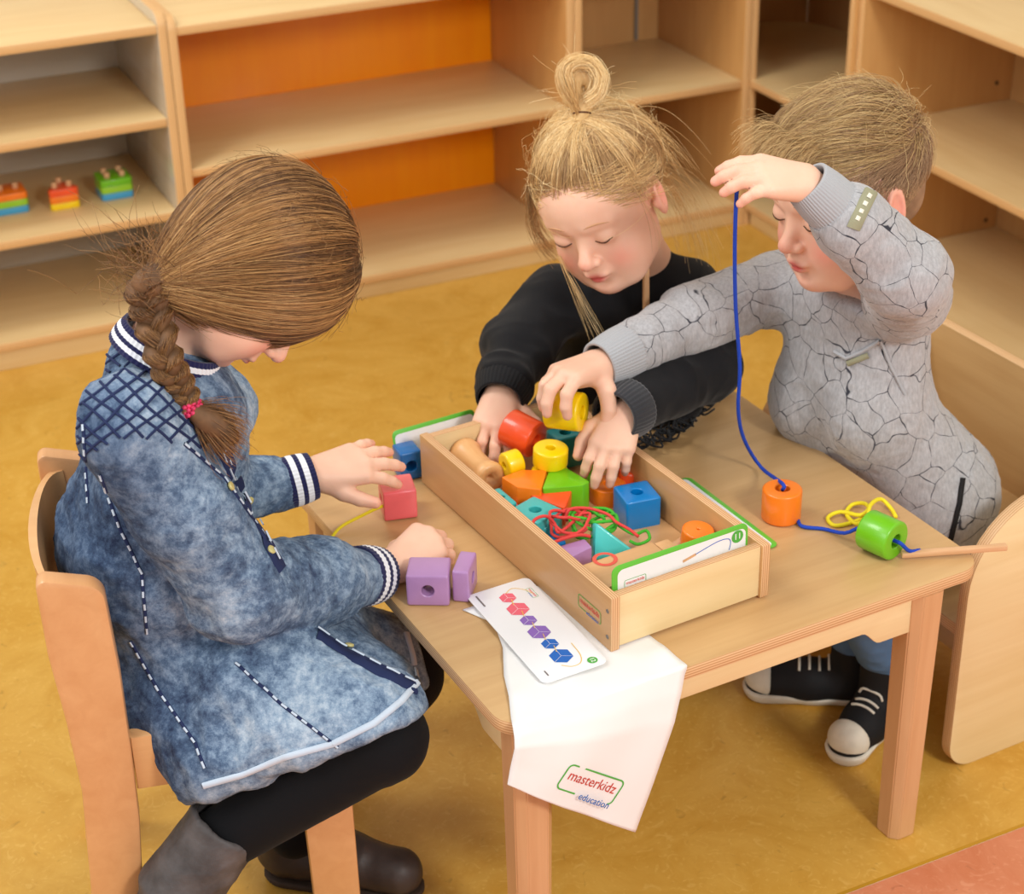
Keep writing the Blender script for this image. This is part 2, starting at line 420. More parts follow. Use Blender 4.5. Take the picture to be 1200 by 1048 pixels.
link('back_panel', panel('back_panel', rect(.41, .66), .01, ('cab_back', 'ply_soft')), None, cu, Matrix(((1, 0, 0, .01), (0, 0, -1, .811), (0, 1, 0, 0), (0, 0, 0, 1))))
link('plinth', panel('plinth', rect(.385, .04), .016, ('birch_cab', 'ply_soft')), None, cu, Matrix(((0, 0, 1, .014), (1, 0, 0, .004), (0, 1, 0, 0), (0, 0, 0, 1))))

# ================================================================== peg stackers on the left cabinet
def stacker(label, cx, cy, shape, cols, pegs, rz=0):
    t = thing('peg_stacker', label, 'toy', RM @ T(cx, cy, .2855) @ RZ(rz), 'peg stackers in the left cabinet')
    z = 0
    for c in cols:
        o = link('layer', panel('layer', shape, .0145, ('paint_'+c, 'paint_'+c), .0015), None, t, T(0, 0, z)); z += .0148
        o['label'] = {'turq': 'light blue', 'lime': 'yellow-green'}.get(c, c)+' layer'
    for x, y in pegs:
        link('peg', tube('peg', [(x, y, z-.002), (x, y, z+.009), (x, y, z+.012)], lambda s: .0065*(1-.5*max(0, s-.85)/.15), 12, 2), 'stick_wood', t, Matrix())
h4 = .034
plain('paint_sky', (70, 160, 205), .35)
sqo = rounded([(-h4, -h4), (h4, -h4), (h4, h4), (-h4, h4)], .008)
sp = [RM.inverted() @ atz(*p, .29) for p in ((23, 248), (80, 243), (140, 231))]
stacker('orange, lime and blue square peg stacker, leftmost of the three', sp[0].x-.012, sp[0].y+.036, sqo, ('sky', 'lime', 'orange'), [(-.016, .0), (.016, .0)])
stacker('red, orange and yellow triangular peg stacker in the middle', sp[1].x-.004, sp[1].y+.034, rounded([(-.036, -.032), (.036, -.032), (0, .036)], .008), ('yellow', 'orange', 'red'), [(-.015, -.014), (.015, -.014), (0, .012)])
stacker('green, lime and blue square peg stacker, rightmost of the three', sp[2].x-.002, sp[2].y+.034, sqo, ('sky', 'lime', 'green'), [(-.015, -.015), (.017, -.015), (-.015, .015), (.017, .015)])

# ================================================================== table
tb = thing('table', 'low square preschool table with chamfered beech legs', 'table', TM)
TW, TL = .687, .630
link('tabletop', panel('tabletop', rounded(rect(TW, TL), .035, 8), .0175, ('birch', 'ply')), None, tb, T(0, 0, TOP-.0175))
def legmesh(top, bot, h):
    V = []; F = []
    for s, z in ((bot, 0), (top, h)):
        c = s*.22
        for x, y in ((c, 0), (s-c, 0), (s, c), (s, s-c), (s-c, s), (c, s), (0, s-c), (0, c)): V.append((x-s/2, y-s/2, z))
    for k in range(8): F.append((k, (k+1) % 8, 8+(k+1) % 8, 8+k))
    F += [tuple(range(7, -1, -1)), tuple(range(8, 16))]
    me = mesh('leg', V, F)
    bm = bmesh.new(); bm.from_mesh(me); bmesh.ops.bevel(bm, geom=bm.edges[:], offset=.0015, segments=2, affect='EDGES'); bm.to_mesh(me); bm.free()
    return me
lm = legmesh(.052, .044, TOP-.018)
lf = onT(1053, 985, 0)
print('leg foot', lf, 'left leg', onT(602, 1150, 0))
LX = [(.040, .028), (lf.x+.012, .026), (.040, TL-.03), (TW-.06, TL-.03)]
for x, y in LX: link('leg', lm, 'beech', tb, T(x, y, 0))
def apron(L, sag=.022):
    P = [(0, 0), (0.0, -.058), (.05, -.058)] + [(.05+.03*k/6, -.058+sag*(.5-.5*math.cos(PI*k/6))) for k in range(1, 7)]
    P += [(L-p[0], p[1]) for p in reversed(P)]
    return [(x, y) for x, y in P][::1]
def apr(L, M):
    link('apron', panel('apron', apron(L), .018, ('birch_pale', 'ply_fine')), None, tb, M)
za = TOP-.0178
x0, x1 = LX[0][0]+.02, LX[1][0]-.02
apr(x1-x0, Matrix(((1, 0, 0, x0), (0, 0, -1, .030), (0, 1, 0, za), (0, 0, 0, 1))))
apr(x1-x0, Matrix(((1, 0, 0, x0), (0, 0, -1, TL-.012), (0, 1, 0, za), (0, 0, 0, 1))))
y0, y1 = .05, TL-.05
apr(y1-y0, Matrix(((0, 0, 1, .022), (1, 0, 0, y0), (0, 1, 0, za), (0, 0, 0, 1))))
apr(y1-y0, Matrix(((0, 0, 1, TW-.07), (1, 0, 0, y0), (0, 1, 0, za), (0, 0, 0, 1))))

# ================================================================== cube chair of the boy
c1 = tab(atz(1115, 903, 0)); 
print('cube chair foot', c1, 'panel top', [tab(at(1130, 640, y)) for y in (2.02, 2.06)], 'far', [tab(at(893, 470, y)) for y in (2.5, 2.55, 2.6)])
CX, CY, CW, CD, CHH = .745, .084, .50, .36, .425
cc = thing('cube_chair', 'plywood armchair with rounded solid side panels, the boy sits in it', 'chair', TM @ T(CX, CY, 0))
side = rounded([(0, 0), (CD, 0), (CD, CHH), (0, CHH)], [.045, .045, .03, .13], 10)
for y in (0, CW-.018):
    link('side_panel', panel('side_panel', side, .018, ('birch_pale', 'ply')), None, cc, Matrix(((1, 0, 0, 0), (0, 0, -1, y+.018), (0, 1, 0, 0), (0, 0, 0, 1))))
link('seat', panel('seat', rect(CD-.03, CW-.038, .012, .019), .018, ('birch', 'ply')), None, cc, T(0, 0, .215))
link('backrest', panel('backrest', rounded(rect(CW-.038, .245), .004), .018, ('birch', 'ply')), None, cc, Matrix(((0, 0, 1, CD-.04), (1, 0, 0, .019), (0, 1, 0, .20), (0, 0, 0, 1))))
link('apron', panel('apron', rect(CW-.038, .05), .018, ('birch', 'ply')), None, cc, Matrix(((0, 0, 1, .04), (1, 0, 0, .019), (0, 1, 0, .160), (0, 0, 0, 1))))
from mathutils.bvhtree import BVHTree
# ================================================================== the box of beads
BM = TM @ T(.175, .070, TOP+.0028) @ RZ(math.radians(2.0))
BW, BL, BH, BT = .230, .472, .075, .012
bx = thing('bead_box', 'open plywood tray full of coloured wooden beads on the table', 'box', BM)
for x in (0, BW-BT):
    sp_ = link('side_panel', panel('side_panel', rounded(rect(BL+.006, BH, -.004, 0), .002, 2), BT, ('box_side', 'ply_fine')), None, bx, Matrix(((0, 0, 1, x), (1, 0, 0, 0), (0, 1, 0, 0), (0, 0, 0, 1))))
for y in (.0, BL-BT):
    link('end_panel', panel('end_panel', rect(BW-2*BT, BH-.004, BT, .002), BT, ('birch_pale', 'ply_fine')), None, bx, Matrix(((1, 0, 0, 0), (0, 0, -1, y+BT), (0, 1, 0, 0), (0, 0, 0, 1))))
link('base_panel', panel('base_panel', rect(BW-2*BT-.001, BL-2*BT-.001, BT+.0005, BT+.0005), .006, ('box_floor', 'ply_fine')), None, bx, T(0, 0, .001))
sideM = Matrix(((0, 0, -1, -.0003), (-1, 0, 0, .043), (0, 1, 0, .035), (0, 0, 0, 1)))
logo(bx, sideM, .82)
for z in (.018, .054): link('screw', tube('screw', [(-.0006, .004, z), (.001, .004, z)], .0028, 14, 1), 'screw_metal', bx, Matrix())
FL = TOP+.0075
def box(p): return BM.inverted() @ Vector(p)
def tagB(o, label, cat='bead', group='wooden beads in the tray'): return tag(o, label, cat, group)
def prism_px(name, label, pts, ztop, h, mat, r=.003, cat='bead', group='wooden beads in the tray', bev=.0018, tilt=None):
    W = [atz(x, y, ztop) for x, y in pts]; c = sum(W, Vector())/len(W)
    out = [((p-c).x, (p-c).y) for p in W]
    ar = sum(out[i-1][0]*out[i][1]-out[i][0]*out[i-1][1] for i in range(len(out)))
    if ar < 0: out = out[::-1]
    M = Matrix.Translation(c) @ (tilt or Matrix()) @ T(0, 0, -h)
    return tag(link(name, panel(name, rounded(out, r, 4), h, (mat, mat), bev), None, None, M), label, cat, group)
def put(name, label, me, mat, M, cat='bead', group='wooden beads in the tray'):
    return tag(link(name, me, mat, None, M), label, cat, group)
def cube_px(name, label, tl, tr, br, bl, ztop, mat, face='front', s=.044, thick=None, group='wooden beads in the tray', hole=.0080):
    """cube bead whose top corners are seen at four pixels; hole through front, side or top"""
    W = [atz(*p, ztop) for p in (tl, tr, br, bl)]
    x = ((W[1]-W[0])+(W[2]-W[3])).normalized(); z = Vector((0, 0, 1)); y = z.cross(x)
    sx = ((W[1]-W[0]).length+(W[2]-W[3]).length)/2; sy = ((W[3]-W[0]).length+(W[2]-W[1]).length)/2
    c = sum(W, Vector())/4
    if face == 'top': A, B, C, a, b_, d = x, y, z, sx, sy, s
    elif face == 'front': A, B, C, a, b_, d = x, z, -y, sx, s, sy
    else: A, B, C, a, b_, d = y, z, x, sy, s, sx
    o = sample_outline([(-a/2, -b_/2), (a/2, -b_/2), (a/2, b_/2), (-a/2, b_/2)], .003)
    me = bead(name, o, d, hole)
    ctr = c - z*s/2
    M = Matrix(((A.x, B.x, C.x, 0), (A.y, B.y, C.y, 0), (A.z, B.z, C.z, 0), (0, 0, 0, 1)))
    if M.to_3x3().determinant() < 0: M = Matrix(((-A.x, B.x, C.x, 0), (-A.y, B.y, C.y, 0), (-A.z, B.z, C.z, 0), (0, 0, 0, 1)))
    M = Matrix.Translation(ctr) @ M @ T(0, 0, -d/2)
    return put(name, label, me, mat, M, 'bead', group)
def cyl_ax(name, label, c, axis, r, h, mat, hole=.008, group='wooden beads in the tray'):
    a = Vector(axis).normalized(); q = a.to_track_quat('Z', 'Y').to_matrix().to_4x4()
    return put(name, label, bead(name, circ(r), h, hole, .003), mat, Matrix.Translation(c) @ q @ T(0, 0, -h/2), 'bead', group)
ZV = Vector((0, 0, 1))
# ---- big pieces in the tray
cube_px('cube_bead', 'bright blue cube bead with a hole on top, by the right tray wall', (717, 571), (755, 561.5), (778, 583), (736, 589), FL+.044, 'paint_blue', 'top', .043)
cube_px('cube_bead', 'teal cube bead with a hole on top, by the left tray wall', (596, 597), (625, 581), (660, 596), (629, 614), FL+.05, 'paint_teal', 'top', .034)
cube_px('slab_bead', 'flat teal bead with a hole, under the spool end at the left wall', (569, 575), (585, 571), (606, 588), (590, 594), FL+.045, 'paint_teal', 'top', .022, hole=.005)
prism_px('slab_bead', 'pink flat bead peeping out between the two teal beads', [(585, 588), (603, 586), (611, 596), (592, 600)], FL+.03, .018, 'paint_pink')
prism_px('wedge_bead', 'orange wedge bead below the small yellow ring bead', [(587, 559), (612, 550), (641, 551), (634, 574), (606, 571)], FL+.052, .034, 'paint_orange')
prism_px('wedge_bead', 'green wedge bead with a pointed top, beside the orange one', [(635, 573), (643, 552), (664, 548), (691, 564), (683, 569)], FL+.050, .042, 'paint_green')
prism_px('triangle_bead', 'red-orange triangle bead in front of the green wedge', [(617, 579), (673, 570), (662, 594)], FL+.042, .030, 'paint_red', tilt=RX(math.radians(6)))
prism_px('slab_bead', 'light purple flat bead lying in front of the red cord', [(648, 642), (685, 631), (694, 641), (664, 656)], FL+.038, .03, 'paint_purple')
prism_px('slab_bead', 'blue flat bead under the red cord coil', [(630, 628), (650, 621), (664, 635), (642, 640)], FL+.026, .02, 'paint_blue')
cyl_ax('round_bead', 'teal round bead under the teal cube', atz(635, 620, FL+.028), (0, 0, 1), .014, .02, 'paint_teal', .004)
tp = BM.to_3x3() @ Vector((-.25, -.80, .55)); 
tm = frame(atz(714, 632, FL+.026), BM.to_3x3() @ Vector((1, -.28, 0)), Vector((0, 0, 1)))
tri_o = rounded([(-.026, -.022), (.030, -.020), (-.018, .026)], .003, 4)
M_ = tm @ RX(math.radians(-24)) @ T(0, 0, -.012)
put('triangle_bead', 'turquoise triangle bead standing on edge behind the wooden insert', panel('triangle_bead', tri_o, .024, ('paint_turq', 'paint_turq'), .002), None, M_)
cyl_ax('ring_bead', 'yellow ring bead lying flat on top of the pile, hole upward', atz(645, 524, FL+.076)-ZV*.013, (.05, -.05, 1), .0235, .026, 'paint_yellow', .0065)
cyl_ax('ring_bead', 'small yellow ring bead tipped on edge beside the spool', atz(600, 543, FL+.052), camv(-.86, -.30, .40), .0175, .024, 'paint_yellow', .005)
cyl_ax('ring_bead', 'wide yellow bead beneath the flat yellow ring', atz(644, 550, FL+.046)-ZV*.004, (0, 0, 1), .025, .008, 'paint_yellow', .006)
cyl_ax('disc_bead', 'orange disc bead under the fingertips near the blue cube', atz(712, 566, FL+.027)-ZV*.0135, (0, 0, 1), .0245, .027, 'paint_orange', .006)
cyl_ax('cylinder_bead', 'red-orange cylinder bead tilted on the pile behind the yellow ring', atz(612, 508, FL+.066), camv(.80, -.42, .42), .0262, .047, 'paint_red', .009)
cyl_ax('disc_bead', 'orange disc bead in the near right corner of the tray', atz(817, 629, FL+.040), BM.to_3x3() @ Vector((.05, -.1, 1)), .0205, .024, 'paint_orange', .002)
cube_px('cube_bead', 'dark teal cube bead at the back of the tray under the hands', (640, 503), (672, 497), (686, 508), (652, 517), FL+.055, 'paint_dteal', 'top', .048)
prism_px('wedge_bead', 'green wedge bead at the right tray wall behind the orange disc', [(684, 541), (697, 533), (706, 545), (690, 556)], FL+.042, .04, 'paint_green')
cyl_ax('round_bead', 'dark orange round bead under the little finger at the right wall', atz(735, 563, FL+.02), (.2, .1, 1), .014, .03, 'paint_red', .004)
# held yellow cylinder
YC = at(663, 481, 2.135)
ya = camv(.92, -.12, .36)
cyl_ax('cylinder_bead', 'yellow cylinder bead held above the tray', YC, ya, .0262, .048, 'paint_yellow', .0092, None)
# spool
sa, sb = atz(543, 529, FL+.034), atz(576, 562, FL+.034)
dd = (sb-sa); q = dd.normalized().to_track_quat('Z', 'Y').to_matrix().to_4x4(); Ls = dd.length
pr = [(.005, .0), (.0185, 0), (.0215, .002), (.0222, .010), (.021, .016), (.0185, .021), (.0178, Ls/2), (.0185, Ls-.021), (.021, Ls-.016), (.0222, Ls-.010), (.0215, Ls-.002), (.0185, Ls), (.0085, Ls), (.0085, Ls-.02)]
V = []; F = []; n_ = 36
for r_, z_ in pr:
    for k in range(n_): V.append((r_*math.cos(2*PI*k/n_), r_*math.sin(2*PI*k/n_), z_))
for a_i in range(len(pr)-1):
    for k in range(n_): F.append((a_i*n_+k, a_i*n_+(k+1) % n_, (a_i+1)*n_+(k+1) % n_, (a_i+1)*n_+k))
F.append(tuple(range(n_))[::-1]); F.append(tuple((len(pr)-1)*n_+k for k in range(n_)))
put('spool', 'plain wooden spool lying in the far left corner of the tray', mesh('spool', V, F, True), 'bead_wood', Matrix.Translation(sa) @ q, 'spool', None)
# wooden insert with a slot at the near end
bi = thing('card_holder', 'plain wooden block with a slot and a printed red ring, near end of the tray', 'block', BM @ T(.0128, .034, .0077))
zi = .057
link('block', panel('block', rounded(rect(.108, .058), .002, 2), zi-.001, ('box_floor', 'box_floor')), None, bi, Matrix())
link('block', panel('block', rounded(rect(.020, .056), .002, 2), zi-.003, ('box_floor', 'box_floor')), None, bi, T(.1105, 0, 0))
ring = [(.013*math.cos(2*PI*k/32), .013*math.sin(2*PI*k/32)) for k in range(32)]
rq = bi.matrix_world.inverted() @ atz(709, 655, TOP+.0028+.0077+zi)
strip('printed_ring', ring, .005, 'ink_red', bi, T(rq.x, rq.y, zi-.0008), closed=True)
# lacing stick in the tray
def stick(label, a, b, w=.009, cat='stick', M=None, name='lacing_stick'):
    a = Vector(a); b = Vector(b); L_ = (b-a).length
    me = boxmesh(name, w, w*.8, L_, .0018, 2)
    q = (b-a).normalized().to_track_quat('Z', 'Y').to_matrix().to_4x4()
    return tag(link(name, me, 'stick_wood', None, Matrix.Translation(a) @ q), label, cat)
stick('wooden lacing stick lying beside the orange disc inside the tray', BM @ Vector((.120, .108, .018)), BM @ Vector((.205, .118, .034)), .011)
# ---- cord coils in the tray
def coil(cx, cy, z, rx, ry, turns, seed, n=14):
    rnd = random.Random(seed); P = []
    c = atz(cx, cy, z)
    for i in range(int(turns*n)):
        a = 2*PI*i/n; k = 1+.22*math.sin(a*.37+seed)+.1*rnd.uniform(-1, 1)
        loc = Vector((rx*k*math.cos(a)+rx*.25*math.sin(a*.21+seed), ry*k*math.sin(a)+ry*.3*math.cos(a*.17), .007*math.sin(a*1.3+seed)+.004*math.sin(a*.31)+.003))
        P.append(c + TM.to_3x3() @ loc)
    return P
def cord(label, P, mat, r=.0021, cat='cord', group=None, n=4, name='lace'):
    return tag(link(name, tube(name, P, r, 7, n), mat), label, cat, group)
Pg = coil(696, 612, FL+.034, .026, .022, 5, 3)
Pg += [atz(720, 612, FL+.03), atz(742, 626, FL+.03), atz(757, 622, FL+.024), atz(761, 632, FL+.02), atz(748, 638, FL+.02), atz(738, 634, FL+.026)]
cord('green lacing cord coiled loosely in the tray', Pg, 'cord_green')
Pr = coil(668, 611, FL+.043, .022, .020, 3.4, 9)
Pr += [atz(*p) for p in ((648, 606, FL+.052), (634, 608, FL+.06), (626, 618, FL+.058), (624, 626, FL+.05))][:0]
Pr = [atz(*p) for p in ((640, 640, FL+.046), (624, 625, FL+.06), (626, 610, FL+.064), (640, 605, FL+.064), (650, 614, FL+.05), (656, 624, FL+.042))] + Pr + [atz(*p) for p in ((668, 597, FL+.054), (690, 596, FL+.052), (712, 603, FL+.05), (722, 612, FL+.046), (738, 621, FL+.04), (748, 629, FL+.036))]
cord('red lacing cord looping between the teal cube and the turquoise triangle', Pr, 'cord_red')
cord('red lacing cord end lying across the purple flat bead', [atz(*p) for p in ((642, 638, FL+.046), (662, 631, FL+.045), (680, 627, FL+.044), (692, 629, FL+.04))], 'cord_red')
# ---- cards
def card(name, label, pts, w, h, r, M, border=None):
    c = thing(name, label, 'card', M)
    link('card_sheet', panel('card_sheet', rounded(rect(w, h), r, 6), .0016, ('card_green' if border else 'card_white',)*2, .0003), None, c, Matrix())
    if border:
        x0, y0, x1, y1 = border
        poly('printed_face', rounded([(x0, y0), (w-x1, y0), (w-x1, h-y1), (x0, h-y1)], r*.8, 5), 'card_white', c, Matrix(), .0018)
    return c
def numdisc(c, x, y, s, r, rot=0, z=.0021):
    poly('number_disc', circ(r, 28), 'ink_green', c, T(x, y, z) @ RZ(rot))
    text('number', s, r*1.35, 'white_ink', c, T(x, y, z+.0005) @ RZ(rot))
# card 11 standing against the near end panel
cw = .196
k = card('pattern_card', 'green-edged card number 11 standing in the near end of the tray', None, cw, .092, .010, BM @ Matrix(((1, 0, 0, .0145), (0, 0, -1, .0150), (0, 1, 0, .0080), (0, 0, 0, 1))), border=(.0075, -0.0, .0035, .0065))
k.matrix_world = BM @ T(.0145, .0162, .0090) @ RX(math.radians(88))
logo(k, T(.032, .064, .0020), .50)
numdisc(k, .180, .077, '11', .0085)
strip('printed_cord', catmull([(.118, .072), (.150, .079), (.166, .078), (.170, .072), (.168, .062)], 5), .0011, 'ink_navy', k, T(0, 0, .0018))
strip('printed_stick', [(.100, .068), (.119, .072)], .0035, 'stick_wood', k, T(0, 0, .0018))
# white card lying on the bag, left of the tray
a0, a1, a2, a3 = [atz(*p, TOP+.006) for p in ((546, 700), (637, 803), (716, 776), (614, 679))]
Mw = frame(a0, a1-a0, a3-a0); LW, LH = ((a1-a0).length+(a2-a3).length)/2, ((a3-a0).length+(a2-a1).length)/2
print('card', LW, LH)
Mw = Mw @ RX(math.radians(1.5))
kw = card('pattern_card', 'white pattern card with pink, purple and blue shapes lying on the cloth bag', None, LW, LH, .009, Mw)
def hexa(cx, cy, r, mat):
    P = [(cx+r*math.cos(PI/3*i), cy+r*math.sin(PI/3*i)*.95) for i in range(6)]
    poly('printed_cube', P, mat, kw, T(0, 0, .0016), .0003)
    for i in (1, 3, 5): strip('printed_edge', [(cx, cy), P[i]], .0004, 'card_white', kw, T(0, 0, .0018))
n6 = [('ink_pink', .75), ('ink_pink', 1), ('ink_purple', .75), ('ink_purple', 1), ('ink_navy', .75), ('ink_navy', 1)]
xx = LW*.145
for i, (m_, s_) in enumerate(n6):
    hexa(xx, LH*.50, .0150*s_, m_); nx_ = xx+LW*.135
    if i < 5: strip('printed_cord', [(xx+.006, LH*.5+.002), (xx+LW*.09, LH*.5-.001)], .0009, 'ink_yellow', kw, T(0, 0, .0020))
    xx = nx_
strip('printed_cord', catmull([(LW*.10, LH*.52), (LW*.07, LH*.66), (LW*.12, LH*.80), (LW*.18, LH*.86)], 5), .0009, 'ink_yellow', kw, T(0, 0, .0018))
strip('printed_cord', catmull([(LW*.90, LH*.40), (LW*.94, LH*.52), (LW*.93, LH*.66), (LW*.86, LH*.74), (LW*.74, LH*.76)], 5), .0010, 'ink_yellow', kw, T(0, 0, .0018))
logo(kw, T(LW*.17, LH*.86, .0018), .36)
numdisc(kw, LW*.945, LH*.82, '12', .0062, z=.0019)
strip('printed_line', [(LW*.035, LH*.12), (LW*.16, LH*.12)], .0022, 'ink_grey', kw, T(0, 0, .0018))
strip('printed_line', [(LW*.90, LH*.14), (LW*.95, LH*.14)], .0018, 'ink_grey', kw, T(0, 0, .0018))
# green-edged card on the table, right of the tray
b0, b1 = atz(912, 640, TOP+.001), atz(806, 560, TOP+.001)
xr = (b0-b1).normalized(); yr = Vector((0, 0, 1)).cross(xr)
LR = (b0-b1).length
kr = card('pattern_card', 'green-edged card lying on the table along the right side of the tray', None, LR, .046, .009, frame(b1-yr*.044, xr, yr), border=(.003, .003, .003, .007))
print('right card', LR, [box(b1-yr*.044), box(b0-yr*.044)])
logo(kr, T(.022, .028, .0018), .42)
numdisc(kr, LR-.013, .018, '12', .0075, z=.0019)
strip('printed_cord', catmull([(LR*.5, .026), (LR*.7, .030), (LR*.8, .026), (LR*.82, .012)], 5), .0011, 'ink_navy', kr, T(0, 0, .0018))
strip('printed_stick', [(LR*.38, .024), (LR*.5, .026)], .0035, 'stick_wood', kr, T(0, 0, .0018))
# card behind the tray at the far left
c0 = onT(474, 517, TOP); c1_ = onT(532, 503, TOP)
print('back card', c0, c1_)
kb = card('pattern_card', 'card with a green edge standing behind the far end of the tray', None, .13, .060, .008, BM @ T(-.016, BL+.042, .0) @ RX(math.radians(76)), border=(.003, .003, .003, .006))
# ---- loose beads on the table
G2 = 'beads lying loose on the table'
cube_px('cube_bead', 'coral pink cube bead with a yellow lace, under the open hand', (442, 560), (480, 553), (489, 575), (449, 578), TOP+.0445, 'paint_pink', 'side', .043, group=G2)
cube_px('cube_bead', 'purple cube bead near the table edge, hole facing the viewer', (480, 652), (527.5, 653), (526.5, 675.5), (474.5, 675.5), TOP+.0445, 'paint_purple', 'front', .0435, group=G2)
cube_px('slab_bead', 'thinner purple bead just right of the purple cube', (541, 645), (561, 647), (546.5, 671), (527.5, 669.5), TOP+.0455, 'paint_purple', 'side', .0445, group=G2)
cube_px('cube_bead', 'dark blue cube bead at the far left corner of the tray', (462, 520), (486, 515), (492, 528), (466, 534), TOP+.0440, 'paint_navy', 'front', .0430, group=G2)
oc = atz(917, 572, TOP+.0455)
cyl_ax('cylinder_bead', 'orange cylinder bead standing upright with the blue cord through it', oc-ZV*.0225, (0, 0, 1), .0262, .045, 'paint_orange', .0095, G2)
ga = (atz(1052, 640, TOP+.026)-atz(1012, 622, TOP+.026)); ga.z = 0
gc = atz(1033, 627, TOP+.0265)
cyl_ax('cylinder_bead', 'green cylinder bead lying on its side beside the yellow lace', gc, ga, .0262, .046, 'paint_green', .0095, G2)
# ---- laces
HX = at(863, 228, 2.035)
Pb = [at(866, 214, 2.035), HX] + [at(*p) for p in ((861, 290, 2.06), (862, 360, 2.09), (867, 430, 2.12), (865, 480, 2.14), (872, 515, 2.165), (892, 548, 2.18))] + [oc+Vector((0, 0, .006)), oc-ZV*.003]
cord('blue lace hanging from the boy\'s raised hand into the orange cylinder', Pb, 'cord_blue', .0026)
gdir = ga.normalized()
Pb2 = [oc-ZV*.0415+Vector((.02, -.008, 0)), atz(940, 617, TOP+.004), atz(965, 620, TOP+.003), atz(990, 625, TOP+.012), gc-gdir*.026, gc+gdir*.02, gc+gdir*.030, atz(1066, 646, TOP+.012), atz(1078, 645, TOP+.009)]
cord('blue lace running from the orange cylinder through the green one', Pb2, 'cord_blue', .0026)
stick('long wooden lacing stick overhanging the right table corner', atz(1056, 650, TOP+.0065), atz(1180, 641, TOP+.010), .0095)
Py = [atz(*p) for p in ((1018, 604, TOP+.010), (1000, 612, TOP+.004), (978, 616, TOP+.003), (970, 607, TOP+.003), (985, 600, TOP+.006), (1008, 604, TOP+.012), (1018, 596, TOP+.018), (1012, 590, TOP+.012), (998, 592, TOP+.004), (992, 603, TOP+.004), (1004, 614, TOP+.008), (1016, 606, TOP+.018), (1020, 592, TOP+.02), (1032, 585, TOP+.012), (1044, 596, TOP+.004), (1050, 606, TOP+.003))]
cord('yellow lace heaped in loops behind the green cylinder', Py, 'cord_yellow', .0028)
pk = atz(446, 594, TOP+.022)
Pp = [pk+Vector((.012, .004, 0)), pk, atz(425, 604, TOP+.014), atz(402, 616, TOP+.008), atz(391, 627, TOP+.003), TM @ (onT(386, 634, TOP)+Vector((-.006, 0, -.012))), at(386, 660, (atz(386, 634, TOP)).y-.008)]
cord('yellow lace from the pink cube hanging over the left table edge', Pp, 'cord_yellow', .0022)
# ---- upright stick with a red block behind the tray
ub = atz(757, 486, TOP)
ui = thing('peg_stand', 'red block with an upright wooden rod, behind the boy\'s forearm', 'toy', Matrix.Translation((ub.x, ub.y, TOP+.0005)) @ RZ(ta))
link('block', boxmesh('block', .045, .045, .045, .003), 'paint_red', ui, Matrix())
rt_ = ui.matrix_world.inverted() @ at(757, 322, ub.y-.045)
link('rod', tube('rod', [(0, 0, .040), (rt_.x, rt_.y, rt_.z-.004), (rt_.x, rt_.y, rt_.z)], lambda s: .0048*(1-.3*max(0, s-.95)/.05), 12, 4), 'stick_wood', ui, Matrix())
# ---- cloth bag under the tray, hanging over the front edge
def onBag(px, py, v_=-.0245):
    d = TM.to_3x3().inverted() @ (CR*((px-600)/FPX)+CU*((524-py)/FPX)+CF); o = TM.inverted() @ CO
    return o + d*((v_-o.y)/d.y)
def bagmesh():
    nx, ny = 26, 60
    L_ = [(onT(572, 655).xy, TOP+.0008), (onT(588, 720).xy, TOP+.0012), (onT(592, 790).xy, TOP+.0012)]
    lx = [onT(572, 655).x, onT(590, 730).x, onT(594, 800).x, onT(594, 846).x]
    # columns: (u left, u right) by row, rows: path down the table and over the edge
    rows = []
    for v_, ul, ur in ((.235, .065, .20), (.19, .085, .215), (.14, .070, .225), (.09, .045, .232), (.05, .030, .236), (.015, .014, .238), (.0, .008, .238)): rows.append((v_, 0.0, ul, ur))
    lb = [onBag(592, 880, -.009), onBag(595, 921, -.013)]; rb = [onBag(800, 790, -.008), onBag(779, 850, -.011), onBag(743, 975, -.013)]
    for t in (.04, .14, .3, .5, .7, .9, 1.0):
        zl = (lb[1].z-TOP)*t; xl = .008+(lb[1].x-.008)*t
        zr = (rb[2].z-TOP)*t; xr = .236+((rb[1].x-.236)*min(1, t/.45) if t < .45 else (rb[1].x-.236)+(rb[2].x-rb[1].x)*(t-.45)/.55)
        rows.append((-.013*min(1, t*4), -t, xl, xr, zl, zr))
    rows = [r if len(r) == 6 else r+(0, 0) for r in rows]
    V = []; F = []
    R = []
    for i in range(len(rows)-1):
        k = 5
        for j in range(k): t = j/k; R.append([rows[i][q]*(1-t)+rows[i+1][q]*t for q in range(6)])
    R.append(list(rows[-1]))
    n = len(R)
    for i, (v_, dz, ul, ur, zl, zr) in enumerate(R):
        hang = max(0, -dz)*.18
        for j in range(nx+1):
            s = j/nx; x = ul+(ur-ul)*s
            zz = TOP+.0012+(zl+(zr-zl)*s)
            w_ = .0035*math.sin(s*9+hang*14)*min(1, hang/.06)+.002*noise.noise(Vector((s*6, i*.12, 3)))*min(1, hang/.03)
            y = v_ + w_*.5 - .006*math.sin(s*PI)*min(1, hang/.1)
            if hang == 0: zz += max(0, .0035*noise.noise(Vector((x*30, v_*30, 1.3))))*(1 if not (.16 < x and v_ > .06) else 0)
            V.append((x, y, zz))
    for i in range(n-1):
        for j in range(nx): a = i*(nx+1)+j; F.append((a, a+nx+1, a+nx+2, a+1))
    return mesh('cloth', V, F, True)
plain('linen', (240, 239, 237), .85, .2, bump=.35, bscale=1800, var=.012, vscale=14)
bgE = thing('cloth_bag', 'white cloth bag under the tray, hanging over the front table edge', 'bag', TM)
bg = link('cloth', bagmesh(), 'linen', bgE, Matrix())
so = bg.modifiers.new('thick', 'SOLIDIFY'); so.thickness = .0014; so.offset = 1
